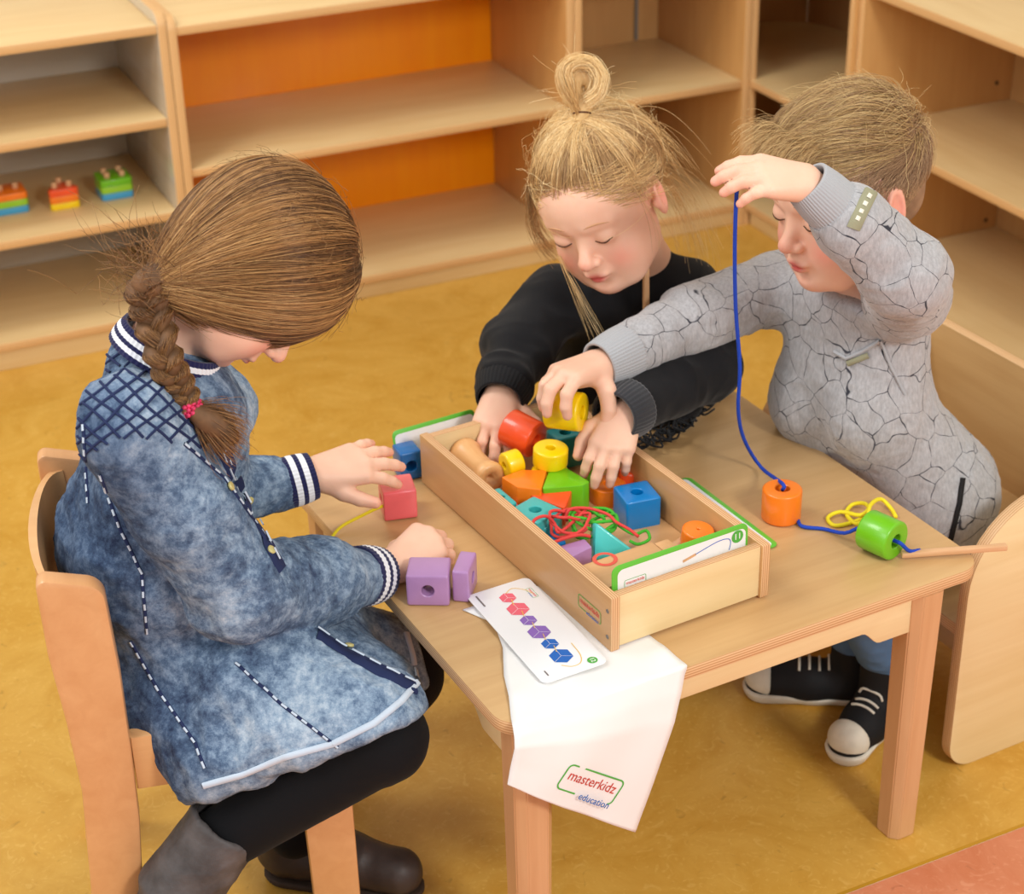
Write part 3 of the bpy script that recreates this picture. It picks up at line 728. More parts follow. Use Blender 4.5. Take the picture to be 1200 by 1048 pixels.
# printed mark on the hanging cloth: right baseline direction taken in the plane of the cloth
g0, g1 = onBag(662, 912), onBag(727, 935)
gm = (onBag(662, 912)+onBag(727, 933))/2
before = set(bgE.children)
logo(bgE, frame(gm, g1-g0, (0, 0, 1)), (g1-g0).length/.0600*1.0)
btree = BVHTree.FromPolygons([v.co for v in bg.data.vertices], [tuple(p.vertices) for p in bg.data.polygons])
for o in set(bgE.children)-before:                       # lay the print onto the cloth
    inv = o.matrix_local.inverted()
    for v in o.data.vertices:
        q = o.matrix_local @ v.co; h = btree.ray_cast(Vector((q.x, -.2, q.z)), Vector((0, 1, 0)))
        if h[0]: v.co = inv @ Vector((q.x, h[0].y-.0019-(.0003 if 'text' in o.name else 0), q.z))
# ================================================================== smooth bodies: distance fields meshed as one continuous surface
def A3(v): return np.array([v[0], v[1], v[2]], dtype=np.float64)
class Blob:
    def __init__(s): s.p = []
    def _add(s, lo, hi, fn, k, op): s.p.append((lo-k, hi+k, fn, k, op))
    def cap(s, a, b, ra, rb=None, k=.01, op=1):
        a = A3(a); b = A3(b); rb = ra if rb is None else rb; ba = b-a; L2 = max(float(ba@ba), 1e-12); r = max(ra, rb)
        def fn(P):
            q = P-a; t = np.clip(q@ba/L2, 0, 1); d = q-t[:, None]*ba
            return np.sqrt((d*d).sum(1)) - (ra+(rb-ra)*t)
        s._add(np.minimum(a, b)-r, np.maximum(a, b)+r, fn, k, op); return s
    def chain(s, P, R, k=.01, op=1):
        for i in range(len(P)-1): s.cap(P[i], P[i+1], R[i], R[i+1], k, op)
        return s
    def flat(s, a, b, ra, rb, k=.004, rnd=.003, op=1, sq=None):
        """cone with flat ends; sq = (axis, factor) squashes the section along an axis"""
        a = A3(a); b = A3(b); ba = b-a; L = float(np.linalg.norm(ba)); n = ba/L; r = max(ra, rb)
        if sq: ax = A3(Vector(sq[0])); ax = ax-n*(ax@n); ax /= np.linalg.norm(ax)
        def fn(P):
            q = P-a; h = q@n; t = np.clip(h/L, 0, 1); d = q-h[:, None]*n
            if sq: d = d+((d@ax)*(1/sq[1]-1))[:, None]*ax
            rad = np.sqrt((d*d).sum(1))-(ra+(rb-ra)*t)+rnd
            e = np.abs(h-L/2)-L/2+rnd
            return np.minimum(np.maximum(rad, e), 0)+np.sqrt(np.maximum(rad, 0)**2+np.maximum(e, 0)**2)-rnd
        s._add(np.minimum(a, b)-r, np.maximum(a, b)+r, fn, k, op); return s
    def ell(s, c, axes, rad, k=.01, op=1):
        c = A3(c); R = np.array([A3(a) for a in axes]); rad = np.array(rad, dtype=float)
        def fn(P):
            q = (P-c)@R.T; k0 = np.sqrt(((q/rad)**2).sum(1)); k1 = np.sqrt(((q/rad**2)**2).sum(1))
            return k0*(k0-1)/np.maximum(k1, 1e-9)
        e = np.sqrt(((R*rad[:, None])**2).sum(0))
        s._add(c-e, c+e, fn, k, op); return s
    def plane(s, c, n, k=.004, ext=.5):
        """remove everything on the side n points to"""
        c = A3(c); n = A3(Vector(n).normalized())
        def fn(P): return -(P-c)@n
        s._add(c-ext, c+ext, fn, k, -1); return s
    def slab_cut(s, c, n, ctr, rad, k=.004):
        c = A3(c); n = A3(Vector(n).normalized()); ctr = A3(ctr)
        def fn(P): return np.maximum(-(P-c)@n, np.sqrt(((P-ctr)**2).sum(1))-rad)
        s._add(ctr-rad, ctr+rad, fn, k, -1); return s
    def ev(s, P, lo, hi):
        d = np.full(len(P), .2)
        for a, b, fn, k, op in s.p:
            if (a > hi).any() or (b < lo).any(): continue
            e = fn(P)
            if op == 1:
                h = np.clip(.5+.5*(d-e)/k, 0, 1); d = d*(1-h)+e*h-k*h*(1-h)
            else:
                h = np.clip(.5-.5*(d+e)/k, 0, 1); d = d*(1-h)-e*h+k*h*(1-h)
        return d
    def build(s, h=.003, B=16):
        pos = [p for p in s.p if p[4] == 1]
        lo = np.min([p[0] for p in pos], 0)-2*h; hi = np.max([p[1] for p in pos], 0)+2*h
        nb = np.ceil((hi-lo)/(h*B)).astype(int)
        S = (nb*B+4).astype(np.int64)
        g = np.stack(np.meshgrid(*[np.arange(n) for n in nb], indexing='ij'), -1).reshape(-1, 3)
        C = lo+(g+.5)*h*B
        hit = np.zeros(len(g), bool)
        for a, b, fn, k, op in pos:
            m = ((C+h*B*.5+h >= a) & (C-h*B*.5-h <= b)).all(1); hit |= m
        g = g[hit]; C = C[hit]
        d = s.ev(C, lo, hi)
        g = g[np.abs(d) < h*B*1.35]
        off = np.stack(np.meshgrid(*[np.arange(B+1)]*3, indexing='ij'), -1).reshape(-1, 3)
        corners = np.array([(i, j, k) for i in (0, 1) for j in (0, 1) for k in (0, 1)])
        edges = [(a, b) for a in range(8) for b in range(a+1, 8) if np.abs(corners[a]-corners[b]).sum() == 1]
        keys = []; verts = []; quads = []
        def key(I): return ((I[:, 0]+1)*S[1]+(I[:, 1]+1))*S[2]+(I[:, 2]+1)
        for gb in g:
            base = gb*B; P = lo+(base+off)*h
            D = s.ev(P, P[0]-h, P[-1]+h).reshape(B+1, B+1, B+1)
            if D.min() > 0 or D.max() < 0: continue
            ins = D < 0
            cn = np.stack([ins[c[0]:c[0]+B, c[1]:c[1]+B, c[2]:c[2]+B] for c in corners], -1)
            sm = cn.sum(-1); act = np.argwhere((sm > 0) & (sm < 8))
            if len(act):
                dv = np.stack([D[act[:, 0]+c[0], act[:, 1]+c[1], act[:, 2]+c[2]] for c in corners], -1)
                acc = np.zeros((len(act), 3)); cnt = np.zeros(len(act))
                for a, b in edges:
                    da = dv[:, a]; db = dv[:, b]; m = (da < 0) != (db < 0)
                    t = np.where(m, da/np.where(m, da-db, 1), 0)
                    acc += m[:, None]*(corners[a]+t[:, None]*(corners[b]-corners[a])); cnt += m
                keys.append(key(act+base)); verts.append(lo+(act+base+acc/cnt[:, None])*h)
            for ax in range(3):
                sl = [slice(0, B)]*3; s2 = list(sl); s2[ax] = slice(1, B+1)
                a_ = ins[tuple(sl)]; b_ = ins[tuple(s2)]
                for fl, m in ((0, a_ & ~b_), (1, ~a_ & b_)):
                    e = np.argwhere(m)+base
                    if not len(e): continue
                    u_ = np.zeros(3, int); v_ = np.zeros(3, int); u_[(ax+1) % 3] = 1; v_[(ax+2) % 3] = 1
                    q = np.stack([key(e-u_-v_), key(e-v_), key(e), key(e-u_)], -1)
                    quads.append(q if fl == 0 else q[:, ::-1])
        K = np.concatenate(keys); Vv = np.concatenate(verts); Q = np.concatenate(quads)
        o = np.argsort(K); K = K[o]; Vv = Vv[o]
        idx = np.searchsorted(K, Q); idx = np.minimum(idx, len(K)-1)
        ok = (K[idx] == Q).all(1)
        return Vv, idx[ok]
_rs = np.random.RandomState(3); _LAT = _rs.rand(32, 32, 32)
def vnoise(P):
    I = np.floor(P).astype(int); f = P-I; f = f*f*(3-2*f); r = 0
    for i in (0, 1):
        for j in (0, 1):
            for k in (0, 1):
                w_ = (f[:, 0] if i else 1-f[:, 0])*(f[:, 1] if j else 1-f[:, 1])*(f[:, 2] if k else 1-f[:, 2])
                r = r+w_*_LAT[(I[:, 0]+i) % 32, (I[:, 1]+j) % 32, (I[:, 2]+k) % 32]
    return r*2-1
def vnormals(V, Q):
    n = np.cross(V[Q[:, 2]]-V[Q[:, 0]], V[Q[:, 3]]-V[Q[:, 1]])
    N_ = np.zeros_like(V)
    for c in range(4): np.add.at(N_, Q[:, c], n)
    return N_/np.maximum(np.linalg.norm(N_, axis=1), 1e-12)[:, None]
def smoothV(V, Q, it=1, f=.5):
    for _ in range(it):
        acc = np.zeros_like(V); cnt = np.zeros(len(V))
        for a, b in ((0, 1), (1, 2), (2, 3), (3, 0)):
            np.add.at(acc, Q[:, a], V[Q[:, b]]); np.add.at(cnt, Q[:, a], 1)
            np.add.at(acc, Q[:, b], V[Q[:, a]]); np.add.at(cnt, Q[:, b], 1)
        V = V*(1-f)+f*acc/cnt[:, None]
    return V
def fast_mesh(name, V, Q, attrs=None):
    me = bpy.data.meshes.new(name)
    me.vertices.add(len(V)); me.vertices.foreach_set('co', V.astype(np.float32).ravel())
    me.loops.add(Q.size); me.loops.foreach_set('vertex_index', Q.astype(np.int32).ravel())
    me.polygons.add(len(Q)); me.polygons.foreach_set('loop_start', np.arange(0, Q.size, 4, dtype=np.int32))
    me.update(calc_edges=True); me.validate()
    me.polygons.foreach_set('use_smooth', np.ones(len(me.polygons), bool))
    for k, a in (attrs or {}).items():
        at_ = me.attributes.new(k, 'FLOAT', 'POINT'); at_.data.foreach_set('value', a.astype(np.float32))
    return me
def folds(V, Q, comps, smooth=1, mask=None):
    """raise cloth folds: comps = [(amplitude, wavelength, direction along which folds run, stretch, centre, radius)]"""
    V = smoothV(V, Q, smooth); Nn = vnormals(V, Q); D = np.zeros(len(V))
    for amp, wl, dr, st, c, rad in comps:
        d = A3(Vector(dr).normalized()); P = V-np.outer(V@d, d)*(1-1/st)
        P = P+.35*wl*np.stack([vnoise(V/(wl*2.2)+9), vnoise(V/(wl*2.2)+19), vnoise(V/(wl*2.2)+29)], 1)
        n = 1-2*np.abs(vnoise(P/wl+5.3)); n = n*.7+.3*vnoise(P/(wl*.5)+2)
        w_ = 1 if c is None else np.exp(-(((V-A3(c))**2).sum(1))/rad**2)
        D += amp*n*w_
    if mask is not None: D *= mask(V)
    return V+Nn*D[:, None]
from mathutils.bvhtree import BVHTree
def bvh_of(V, Q): return BVHTree.FromPolygons([tuple(v) for v in V], [tuple(int(i) for i in q) for q in Q])
def sight(tree, px, py, off=.001):
    """where the sight line of a photo pixel meets a surface"""
    d = (CR*((px-600)/FPX)+CU*((524-py)/FPX)+CF).normalized()
    h = tree.ray_cast(CO, d)
    return None if h[0] is None else (h[0]+h[1]*off*(1 if h[1].dot(d) < 0 else -1), h[1] if h[1].dot(d) < 0 else -h[1])
def surf_path(tree, pts, off=.001, step=10):
    out = []
    for i in range(len(pts)-1):
        a, b = pts[i], pts[i+1]; k = max(1, int(math.dist(a, b)/step))
        for j in range(k+(i == len(pts)-2)):
            t = j/k; r = sight(tree, a[0]+(b[0]-a[0])*t, a[1]+(b[1]-a[1])*t, off)
            if r: out.append(r)
    return out
def ribbon(name, hits, w, mat, parent, th=.0008):
    """thin band lying on a surface; where the surface jumps the band is cut into separate pieces"""
    runs = [[]]
    for i, h in enumerate(hits):
        if runs[-1] and (h[0]-runs[-1][-1][0]).length > .022: runs.append([])
        runs[-1].append(h)
    o = None
    for run in runs:
        n = len(run); V = []; F = []
        if n < 3: continue
        for i, (p, nn) in enumerate(run):
            t = (run[min(i+1, n-1)][0]-run[max(i-1, 0)][0]).normalized(); s = t.cross(nn).normalized()
            V += [p-s*w/2-nn*.001, p-s*w*.4+nn*th, p+s*w*.4+nn*th, p+s*w/2-nn*.001]
        for i in range(n-1):
            for k in range(3): F.append((4*i+k, 4*i+k+1, 4*i+5+k, 4*i+4+k))
        o = link(name, mesh(name, V, F, True), mat, parent, parent.matrix_world.inverted())
    return o
# ---------------------------------------------------------------- skin
def skinmat(name, rgb, blush, lip):
    m, nt, b = newmat(name); L = nt.links.new
    tc = N(nt, 'ShaderNodeTexCoord'); no = N(nt, 'ShaderNodeTexNoise', i_Scale=22.0, i_Detail=4.0); L(tc.outputs['Object'], no.inputs['Vector'])
    c = lin(rgb); r = ramp(nt, [(.3, lin([rgb[0]*.975, rgb[1]*.94, rgb[2]*.93])), (.7, c)]); L(no.outputs['Fac'], r.inputs[0])
    at1 = N(nt, 'ShaderNodeAttribute', attribute_name='blush'); m1 = N(nt, 'ShaderNodeMix'); m1.data_type = 'RGBA'
    L(at1.outputs['Fac'], m1.inputs[0]); L(r.outputs[0], m1.inputs[6]); m1.inputs[7].default_value = lin(blush)
    at2 = N(nt, 'ShaderNodeAttribute', attribute_name='lip'); m2 = N(nt, 'ShaderNodeMix'); m2.data_type = 'RGBA'
    L(at2.outputs['Fac'], m2.inputs[0]); L(m1.outputs[2], m2.inputs[6]); m2.inputs[7].default_value = lin(lip)
    L(m2.outputs[2], b.inputs['Base Color'])
    b.inputs['Roughness'].default_value = .48; b.inputs['Specular IOR Level'].default_value = .35
    b.inputs['Subsurface Weight'].default_value = .12; b.inputs['Subsurface Radius'].default_value = (.010, .004, .002); b.inputs['Subsurface Scale'].default_value = 1.0
    n2 = N(nt, 'ShaderNodeTexNoise', i_Scale=700.0); L(tc.outputs['Object'], n2.inputs['Vector'])
    bp = N(nt, 'ShaderNodeBump', i_Strength=.08, i_Distance=.001); L(n2.outputs['Fac'], bp.inputs['Height']); L(bp.outputs[0], b.inputs['Normal'])
skinmat('skin', (240, 196, 170), (232, 140, 122), (196, 84, 80))
plain('lash', (92, 62, 44), .6, .2); plain('eye_white', (235, 230, 226), .2); plain('iris', (70, 90, 110), .2)
def headframe(px, py, Y, fwd, up, s):
    c = at(px, py, Y); f = camv(*fwd); u_ = camv(*up); u_ = (u_-f*u_.dot(f)).normalized(); r = f.cross(u_)
    return Matrix(((r.x*s, f.x*s, u_.x*s, c.x), (r.y*s, f.y*s, u_.y*s, c.y), (r.z*s, f.z*s, u_.z*s, c.z), (0, 0, 0, 1)))
CRAN = ((0, -.014, .028), (.0725, .089, .077))
def add_head(B, M, ear=1.0, fat=1.0, neck=None):
    s = M.to_scale().x; ax = [M.to_3x3().col[i].normalized() for i in range(3)]
    def E(c, r, k=.01, op=1, rot=None):
        a = ax
        if rot: a = [ax[0]*rot[0][i]+ax[1]*rot[1][i]+ax[2]*rot[2][i] for i in range(3)]
        B.ell(M @ Vector(c), a, [q*s for q in r], k*s, op)
    def C(a, b, ra, rb, k=.008, op=1): B.cap(M @ Vector(a), M @ Vector(b), ra*s, rb*s, k*s, op)
    E(*CRAN, k=.012)
    E((0, .020, .022), (.064, .062, .060), .02)                # forehead
    E((0, .020, -.030), (.059*fat, .056, .058), .022)           # face mass
    C((-.020, .040, -.070), (.020, .040, -.070), .030, .030, .02)   # jaw
    for q in (-1, 1):
        E((q*.031, .046, -.042), (.025*fat, .026, .027), .016)  # cheek
        E((q*.040, .010, -.055), (.020, .03, .026), .02)
    E((0, .060, -.083), (.019, .017, .015), .014)               # chin
    for q in (-1, 1): E((q*.028, .094, -.002), (.020, .016, .0125), .014, -1)     # eye sockets
    for q in (-1, 1):
        E((q*.0285, .0655, -.0035), (.0150, .0135, .0125), .003)  # closed lids over the eyeballs
        C((q*.012, .074, .015), (q*.040, .064, .016), .005, .004, .012)     # brow ridge
    C((0, .073, -.002), (0, .0905, -.027), .0060, .0085, .010)   # nose
    E((0, .0915, -.0300), (.0092, .0085, .0078), .006)
    for q in (-1, 1): E((q*.0098, .0830, -.0335), (.0062, .0075, .0058), .004)
    for q in (-1, 1): E((q*.0050, .0890, -.0390), (.0024, .0030, .0022), .002, -1)
    E((0, .0735, -.052), (.018, .010, .011), .010)               # muzzle
    for q in (-1, 1): E((q*.0065, .0800, -.0548), (.0105, .0060, .0038), .0035)   # upper lip
    E((0, .0785, -.0630), (.0115, .0064, .0044), .0035)          # lower lip
    C((-.016, .0850, -.0588), (.016, .0850, -.0588), .0011, .0011, .0022, -1)
    E((0, .079, -.0735), (.014, .006, .004), .006, -1)           # dent below the lip
    for q in (-1, 1):                                            # ears
        rot = ((1, q*.35, 0), (-q*.35, 1, -.15), (0, .15, 1))
        rot = [tuple(x/math.sqrt(sum(y*y for y in (rot[0][i], rot[1][i], rot[2][i]))) for x in (rot[0][i], rot[1][i], rot[2][i])) for i in range(3)]
        rr = [[rot[c][r_] for c in range(3)] for r_ in range(3)]
        E((q*.0745, -.008, -.008), (.0075, .0165*ear, .0265*ear), .006, 1, rr)
        E((q*.0800, -.006, -.004), (.0050, .0095*ear, .0170*ear), .004, -1, rr)
        E((q*.0740, .006, -.012), (.0040, .0035, .0060), .003, 1)
    if neck is not None: B.cap(M @ Vector((0, -.028, -.050)), neck, .038*s, .040*s, .02)
def head_attrs(V, M):
    Mi = np.array(M.inverted()); L_ = V@Mi[:3, :3].T+Mi[:3, 3]
    def g(c, r): return np.exp(-(((L_-np.array(c))/np.array(r))**2).sum(1))
    bl = np.zeros(len(V)); near = (np.abs(L_) < .15).all(1)
    for q in (-1, 1): bl += .62*g((q*.036, .062, -.038), (.018, .03, .017)) + .7*g((q*.080, -.008, -.006), (.012, .02, .028))
    bl += .45*g((0, .097, -.030), (.010, .012, .010))+.25*g((0, .07, -.088), (.02, .02, .012))
    lp = np.clip(1.25*(g((0, .086, -.0550), (.0130, .012, .0042))**.8+g((0, .084, -.0632), (.0115, .012, .0046))**.8)-.22, 0, 1)*.85
    lp += .75*g((0, .0835, -.0590), (.014, .008, .0014))
    return np.clip(bl, 0, 1)*near, np.clip(lp, 0, 1)*near
def hand(B, W, x, n, side, s=1.05, curls=None, spread=(8, 2, -4, -10), thumb=None, k=.004, fa=None):
    """palm with five fingers. x: towards the fingers, n: back of the hand, side: +1 thumb on n cross x"""
    x = Vector(x).normalized(); n = Vector(n); n = (n-x*n.dot(x)).normalized(); y = n.cross(x)*side
    W = Vector(W)
    def P(a, b, c): return W+(x*a+y*b+n*c)*s
    kn = [(.050, .0205, .001), (.054, .0070, .0025), (.051, -.0065, .0018), (.045, -.0185, -.001)]
    wr = [(.004, .010, 0), (.003, .004, .001), (.003, -.004, .001), (.004, -.010, 0)]
    for a, b in zip(wr, kn): B.cap(P(*a), P(*b), .0125*s, .0092*s, .008*s)
    B.cap(P(.014, .006, -.004), P(.040, .004, -.005), .014*s, .012*s, .008*s)
    B.cap(P(.014, -.010, -.004), P(.036, -.013, -.004), .011*s, .009*s, .008*s)
    Ls = [(.0205, .0140, .0105), (.0230, .0155, .0110), (.0210, .0145, .0105), (.0165, .0110, .0095)]
    tips = []
    for i in range(4):
        a, b, c = kn[i]; p = P(a, b, c); yaw = math.radians(spread[i]); d0 = (x*math.cos(yaw)+y*math.sin(yaw)); ang = 0
        r0 = (.0076, .0078, .0075, .0066)[i]*s
        cu = curls[i] if curls else (20, 25, 15)
        for j, l in enumerate(Ls[i]):
            ang += math.radians(cu[j]); d = d0*math.cos(ang)-n*math.sin(ang)
            q = p+d*l*s; r1 = r0*(.93, .90, .86)[j]
            B.cap(p, q, r0, r1, .0022*s); r0 = r1; p = q
        tips.append(p)
    t = thumb or [(.008, .012, -.004), (.026, .030, -.012), (.043, .040, -.018), (.058, .046, -.022)]
    R = [.0125, .0100, .0084, .0068]
    for j in range(3): B.cap(P(*t[j]), P(*t[j+1]), R[j]*s, R[j+1]*s, (.006, .003, .002)[j]*s)
    if fa is not None: B.cap(fa, P(.004, 0, -.001), .026*s, .0175*s, .012*s)
    return tips + [P(*t[3])]
def tip_attr(V, tips, r=.010):
    a = np.zeros(len(V))
    for t in tips: a += .45*np.exp(-((V-A3(t))**2).sum(1)/r**2)
    return a
def nails(name, tips_dirs, parent): pass
# ---------------------------------------------------------------- hair
def hairmat(name, root, mid, tip):
    m, nt, b = newmat(name); L = nt.links.new
    hi = N(nt, 'ShaderNodeHairInfo')
    r = ramp(nt, [(0, lin(root)), (.5, lin(mid)), (1, lin(tip))])
    mx = N(nt, 'ShaderNodeMath', operation='MULTIPLY_ADD'); mx.inputs[1].default_value = .45; L(hi.outputs['Intercept'], mx.inputs[0])
    m2 = N(nt, 'ShaderNodeMath', operation='MULTIPLY'); m2.inputs[1].default_value = .62; L(hi.outputs['Random'], m2.inputs[0]); L(m2.outputs[0], mx.inputs[2])
    L(mx.outputs[0], r.inputs[0]); L(r.outputs[0], b.inputs['Base Color'])
    b.inputs['Roughness'].default_value = .42; b.inputs['Specular IOR Level'].default_value = .4
def shellmat(name, a, b_):
    m, nt, b = newmat(name); L = nt.links.new
    tc = N(nt, 'ShaderNodeTexCoord'); no = N(nt, 'ShaderNodeTexNoise', i_Scale=40.0, i_Detail=6.0); L(tc.outputs['Object'], no.inputs['Vector'])
    r = ramp(nt, [(.35, lin(a)), (.65, lin(b_))]); L(no.outputs['Fac'], r.inputs[0]); L(r.outputs[0], b.inputs['Base Color']); b.inputs['Roughness'].default_value = .7
def hair_obj(name, S, mat, parent, r0=.00030, r1=.00012):
    """S: list of (n,3) arrays"""
    hc = bpy.data.hair_curves.new(name); hc.add_curves([len(s) for s in S])
    P = np.concatenate(S).astype(np.float32)
    pa = hc.attributes.get('position') or hc.attributes.new('position', 'FLOAT_VECTOR', 'POINT')
    pa.data.foreach_set('vector', P.ravel())
    rad = np.concatenate([np.linspace(r0, r1, len(s)) for s in S]).astype(np.float32)
    ra = hc.attributes.get('radius') or hc.attributes.new('radius', 'FLOAT', 'POINT'); ra.data.foreach_set('value', rad)
    hc.materials.append(MATS[mat])
    o = bpy.data.objects.new(name, hc); COL.objects.link(o)
    if parent: o.parent = parent; o.matrix_parent_inverse = parent.matrix_world.inverted()
    return o
def slerp_strand(a, b, rad, c, n, lift, t1=1.0, wob=0, rnd=None, drop=0):
    """a,b directions in the unit-sphere space of the skull ellipsoid"""
    a = a/np.linalg.norm(a); b = b/np.linalg.norm(b); w_ = math.acos(max(-1, min(1, float(a@b)))); sw = math.sin(w_)+1e-6
    t = np.linspace(0, t1, n); D = (np.sin((1-t)*w_)[:, None]*a+np.sin(t*w_)[:, None]*b)/sw
    if wob: D = D+np.cumsum(rnd.normal(0, wob, (n, 3)), 0)*np.linspace(0, 1, n)[:, None]
    D /= np.linalg.norm(D, axis=1)[:, None]
    return c+D*rad*(1+lift(t/t1))[:, None]
def to_world(M, S):
    A_ = np.array(M); return [s@A_[:3, :3].T+A_[:3, 3] for s in S]
def person_root(label, loc):
    return thing('person', label, 'person', Matrix.Translation(loc))
def child(name, V, Q, mat, root, attrs=None):
    me = fast_mesh(name, V, Q, attrs)
    return link(name, me, mat, root, root.matrix_world.inverted())
def face_details(M, tree, root, brow='brow_hair', lids=(1, -1), droop=.0065):
    """lash lines and eyebrows laid on the face"""
    Rm = M.to_3x3(); f = -(Rm @ Vector((0, 1, 0))).normalized()
    for q in lids:
        pts = []
        for k in range(9):
            t = k/8; x = q*(.0165+.024*t); z = -.0065-.0035*math.sin(PI*min(1, t*1.1))+.0015*t
            h = tree.ray_cast(M @ Vector((x, .16, z)), f)
            if h[0]: pts.append(h[0]-f*.0004)
        if len(pts) > 3:
            link('eyelashes', tube('eyelashes', pts, lambda s: .0011*math.sin(PI*(.12+.8*s))+.0002, 6, 3), 'lash', root, root.matrix_world.inverted())
        pts = []
        for k in range(8):
            t = k/7; x = q*(.013+.030*t); z = .0155+.0055*math.sin(PI*(.15+.7*t))-.002*t
            h = tree.ray_cast(M @ Vector((x, .16, z)), f)
            if h[0]: pts.append(h[0]+f*.0006)
        if len(pts) > 3:
            link('eyebrow', tube('eyebrow', pts, lambda s: .0021*math.sin(PI*(.12+.8*s)), 6, 3), brow, root, root.matrix_world.inverted())
plain('brow_hair', (206, 158, 122), .8, .1)
# ---------------------------------------------------------------- cloth materials
def denim(name):
    m, nt, b = newmat(name); L = nt.links.new; tc = N(nt, 'ShaderNodeTexCoord')
    n1 = N(nt, 'ShaderNodeTexNoise', i_Scale=26.0, i_Detail=9.0, i_Roughness=.78, i_Distortion=.3); L(tc.outputs['Object'], n1.inputs['Vector'])
    n2 = N(nt, 'ShaderNodeTexNoise', i_Scale=70.0, i_Detail=6.0, i_Roughness=.8); L(tc.outputs['Object'], n2.inputs['Vector'])
    n3 = N(nt, 'ShaderNodeTexNoise', i_Scale=5.0, i_Detail=2.0); L(tc.outputs['Object'], n3.inputs['Vector'])
    a = N(nt, 'ShaderNodeMath', operation='MULTIPLY_ADD'); a.inputs[1].default_value = .45; L(n2.outputs['Fac'], a.inputs[0])
    c = N(nt, 'ShaderNodeMath', operation='MULTIPLY_ADD'); c.inputs[1].default_value = .35; L(n3.outputs['Fac'], c.inputs[0])
    d = N(nt, 'ShaderNodeMath', operation='MULTIPLY'); d.inputs[1].default_value = .45; L(n1.outputs['Fac'], d.inputs[0]); L(d.outputs[0], c.inputs[2]); L(c.outputs[0], a.inputs[2])
    r = ramp(nt, [(.49, lin((48, 62, 90))), (.585, lin((88, 110, 138))), (.67, lin((136, 158, 182))), (.80, lin((196, 210, 222)))])
    L(a.outputs[0], r.inputs[0])
    # attribute darkens the back of the dress, painted shade on its unlit side
    at1 = N(nt, 'ShaderNodeAttribute', attribute_name='dark'); m1 = N(nt, 'ShaderNodeMix'); m1.data_type = 'RGBA'; m1.blend_type = 'MULTIPLY'
    L(at1.outputs['Fac'], m1.inputs[0]); L(r.outputs[0], m1.inputs[6]); m1.inputs[7].default_value = lin((150, 160, 180))
    L(m1.outputs[2], b.inputs['Base Color']); b.inputs['Roughness'].default_value = .85; b.inputs['Specular IOR Level'].default_value = .2
    wv = N(nt, 'ShaderNodeTexNoise', i_Scale=900.0, i_Detail=2.0); L(tc.outputs['Object'], wv.inputs['Vector'])
    bp = N(nt, 'ShaderNodeBump', i_Strength=.5, i_Distance=.0008); L(wv.outputs['Fac'], bp.inputs['Height']); L(bp.outputs[0], b.inputs['Normal'])
denim('denim')
plain('navy_knit', (34, 36, 78), .9, .2, bump=.5, bscale=700, sheen=.2); plain('white_knit', (232, 234, 240), .9, .2, bump=.4, bscale=700)
plain('navy_seam', (38, 48, 84), .85, .2); plain('pale_stitch', (196, 210, 226), .85, .2)
plain('black_cotton', (20, 20, 23), .88, .25, bump=.4, bscale=900, var=.2, sheen=.08)
plain('charcoal_cotton', (44, 45, 50), .88, .25, bump=.4, bscale=900, var=.12, sheen=.3)
plain('legging', (14, 14, 17), .85, .2, bump=.4, bscale=1200, var=.2, sheen=.03)
plain('boot_leather', (84, 80, 80), .6, .3, bump=1.5, bscale=90, var=.45, vscale=26)
plain('boot_dark', (62, 50, 46), .5, .4, bump=.6, bscale=80, var=.3, vscale=20)
plain('sole', (60, 44, 34), .8); plain('coral_fabric', (250, 120, 96), .8)
plain('elastic_pink', (222, 50, 96), .5, var=.5, vscale=300); plain('brass', (196, 186, 120), .35, .8)
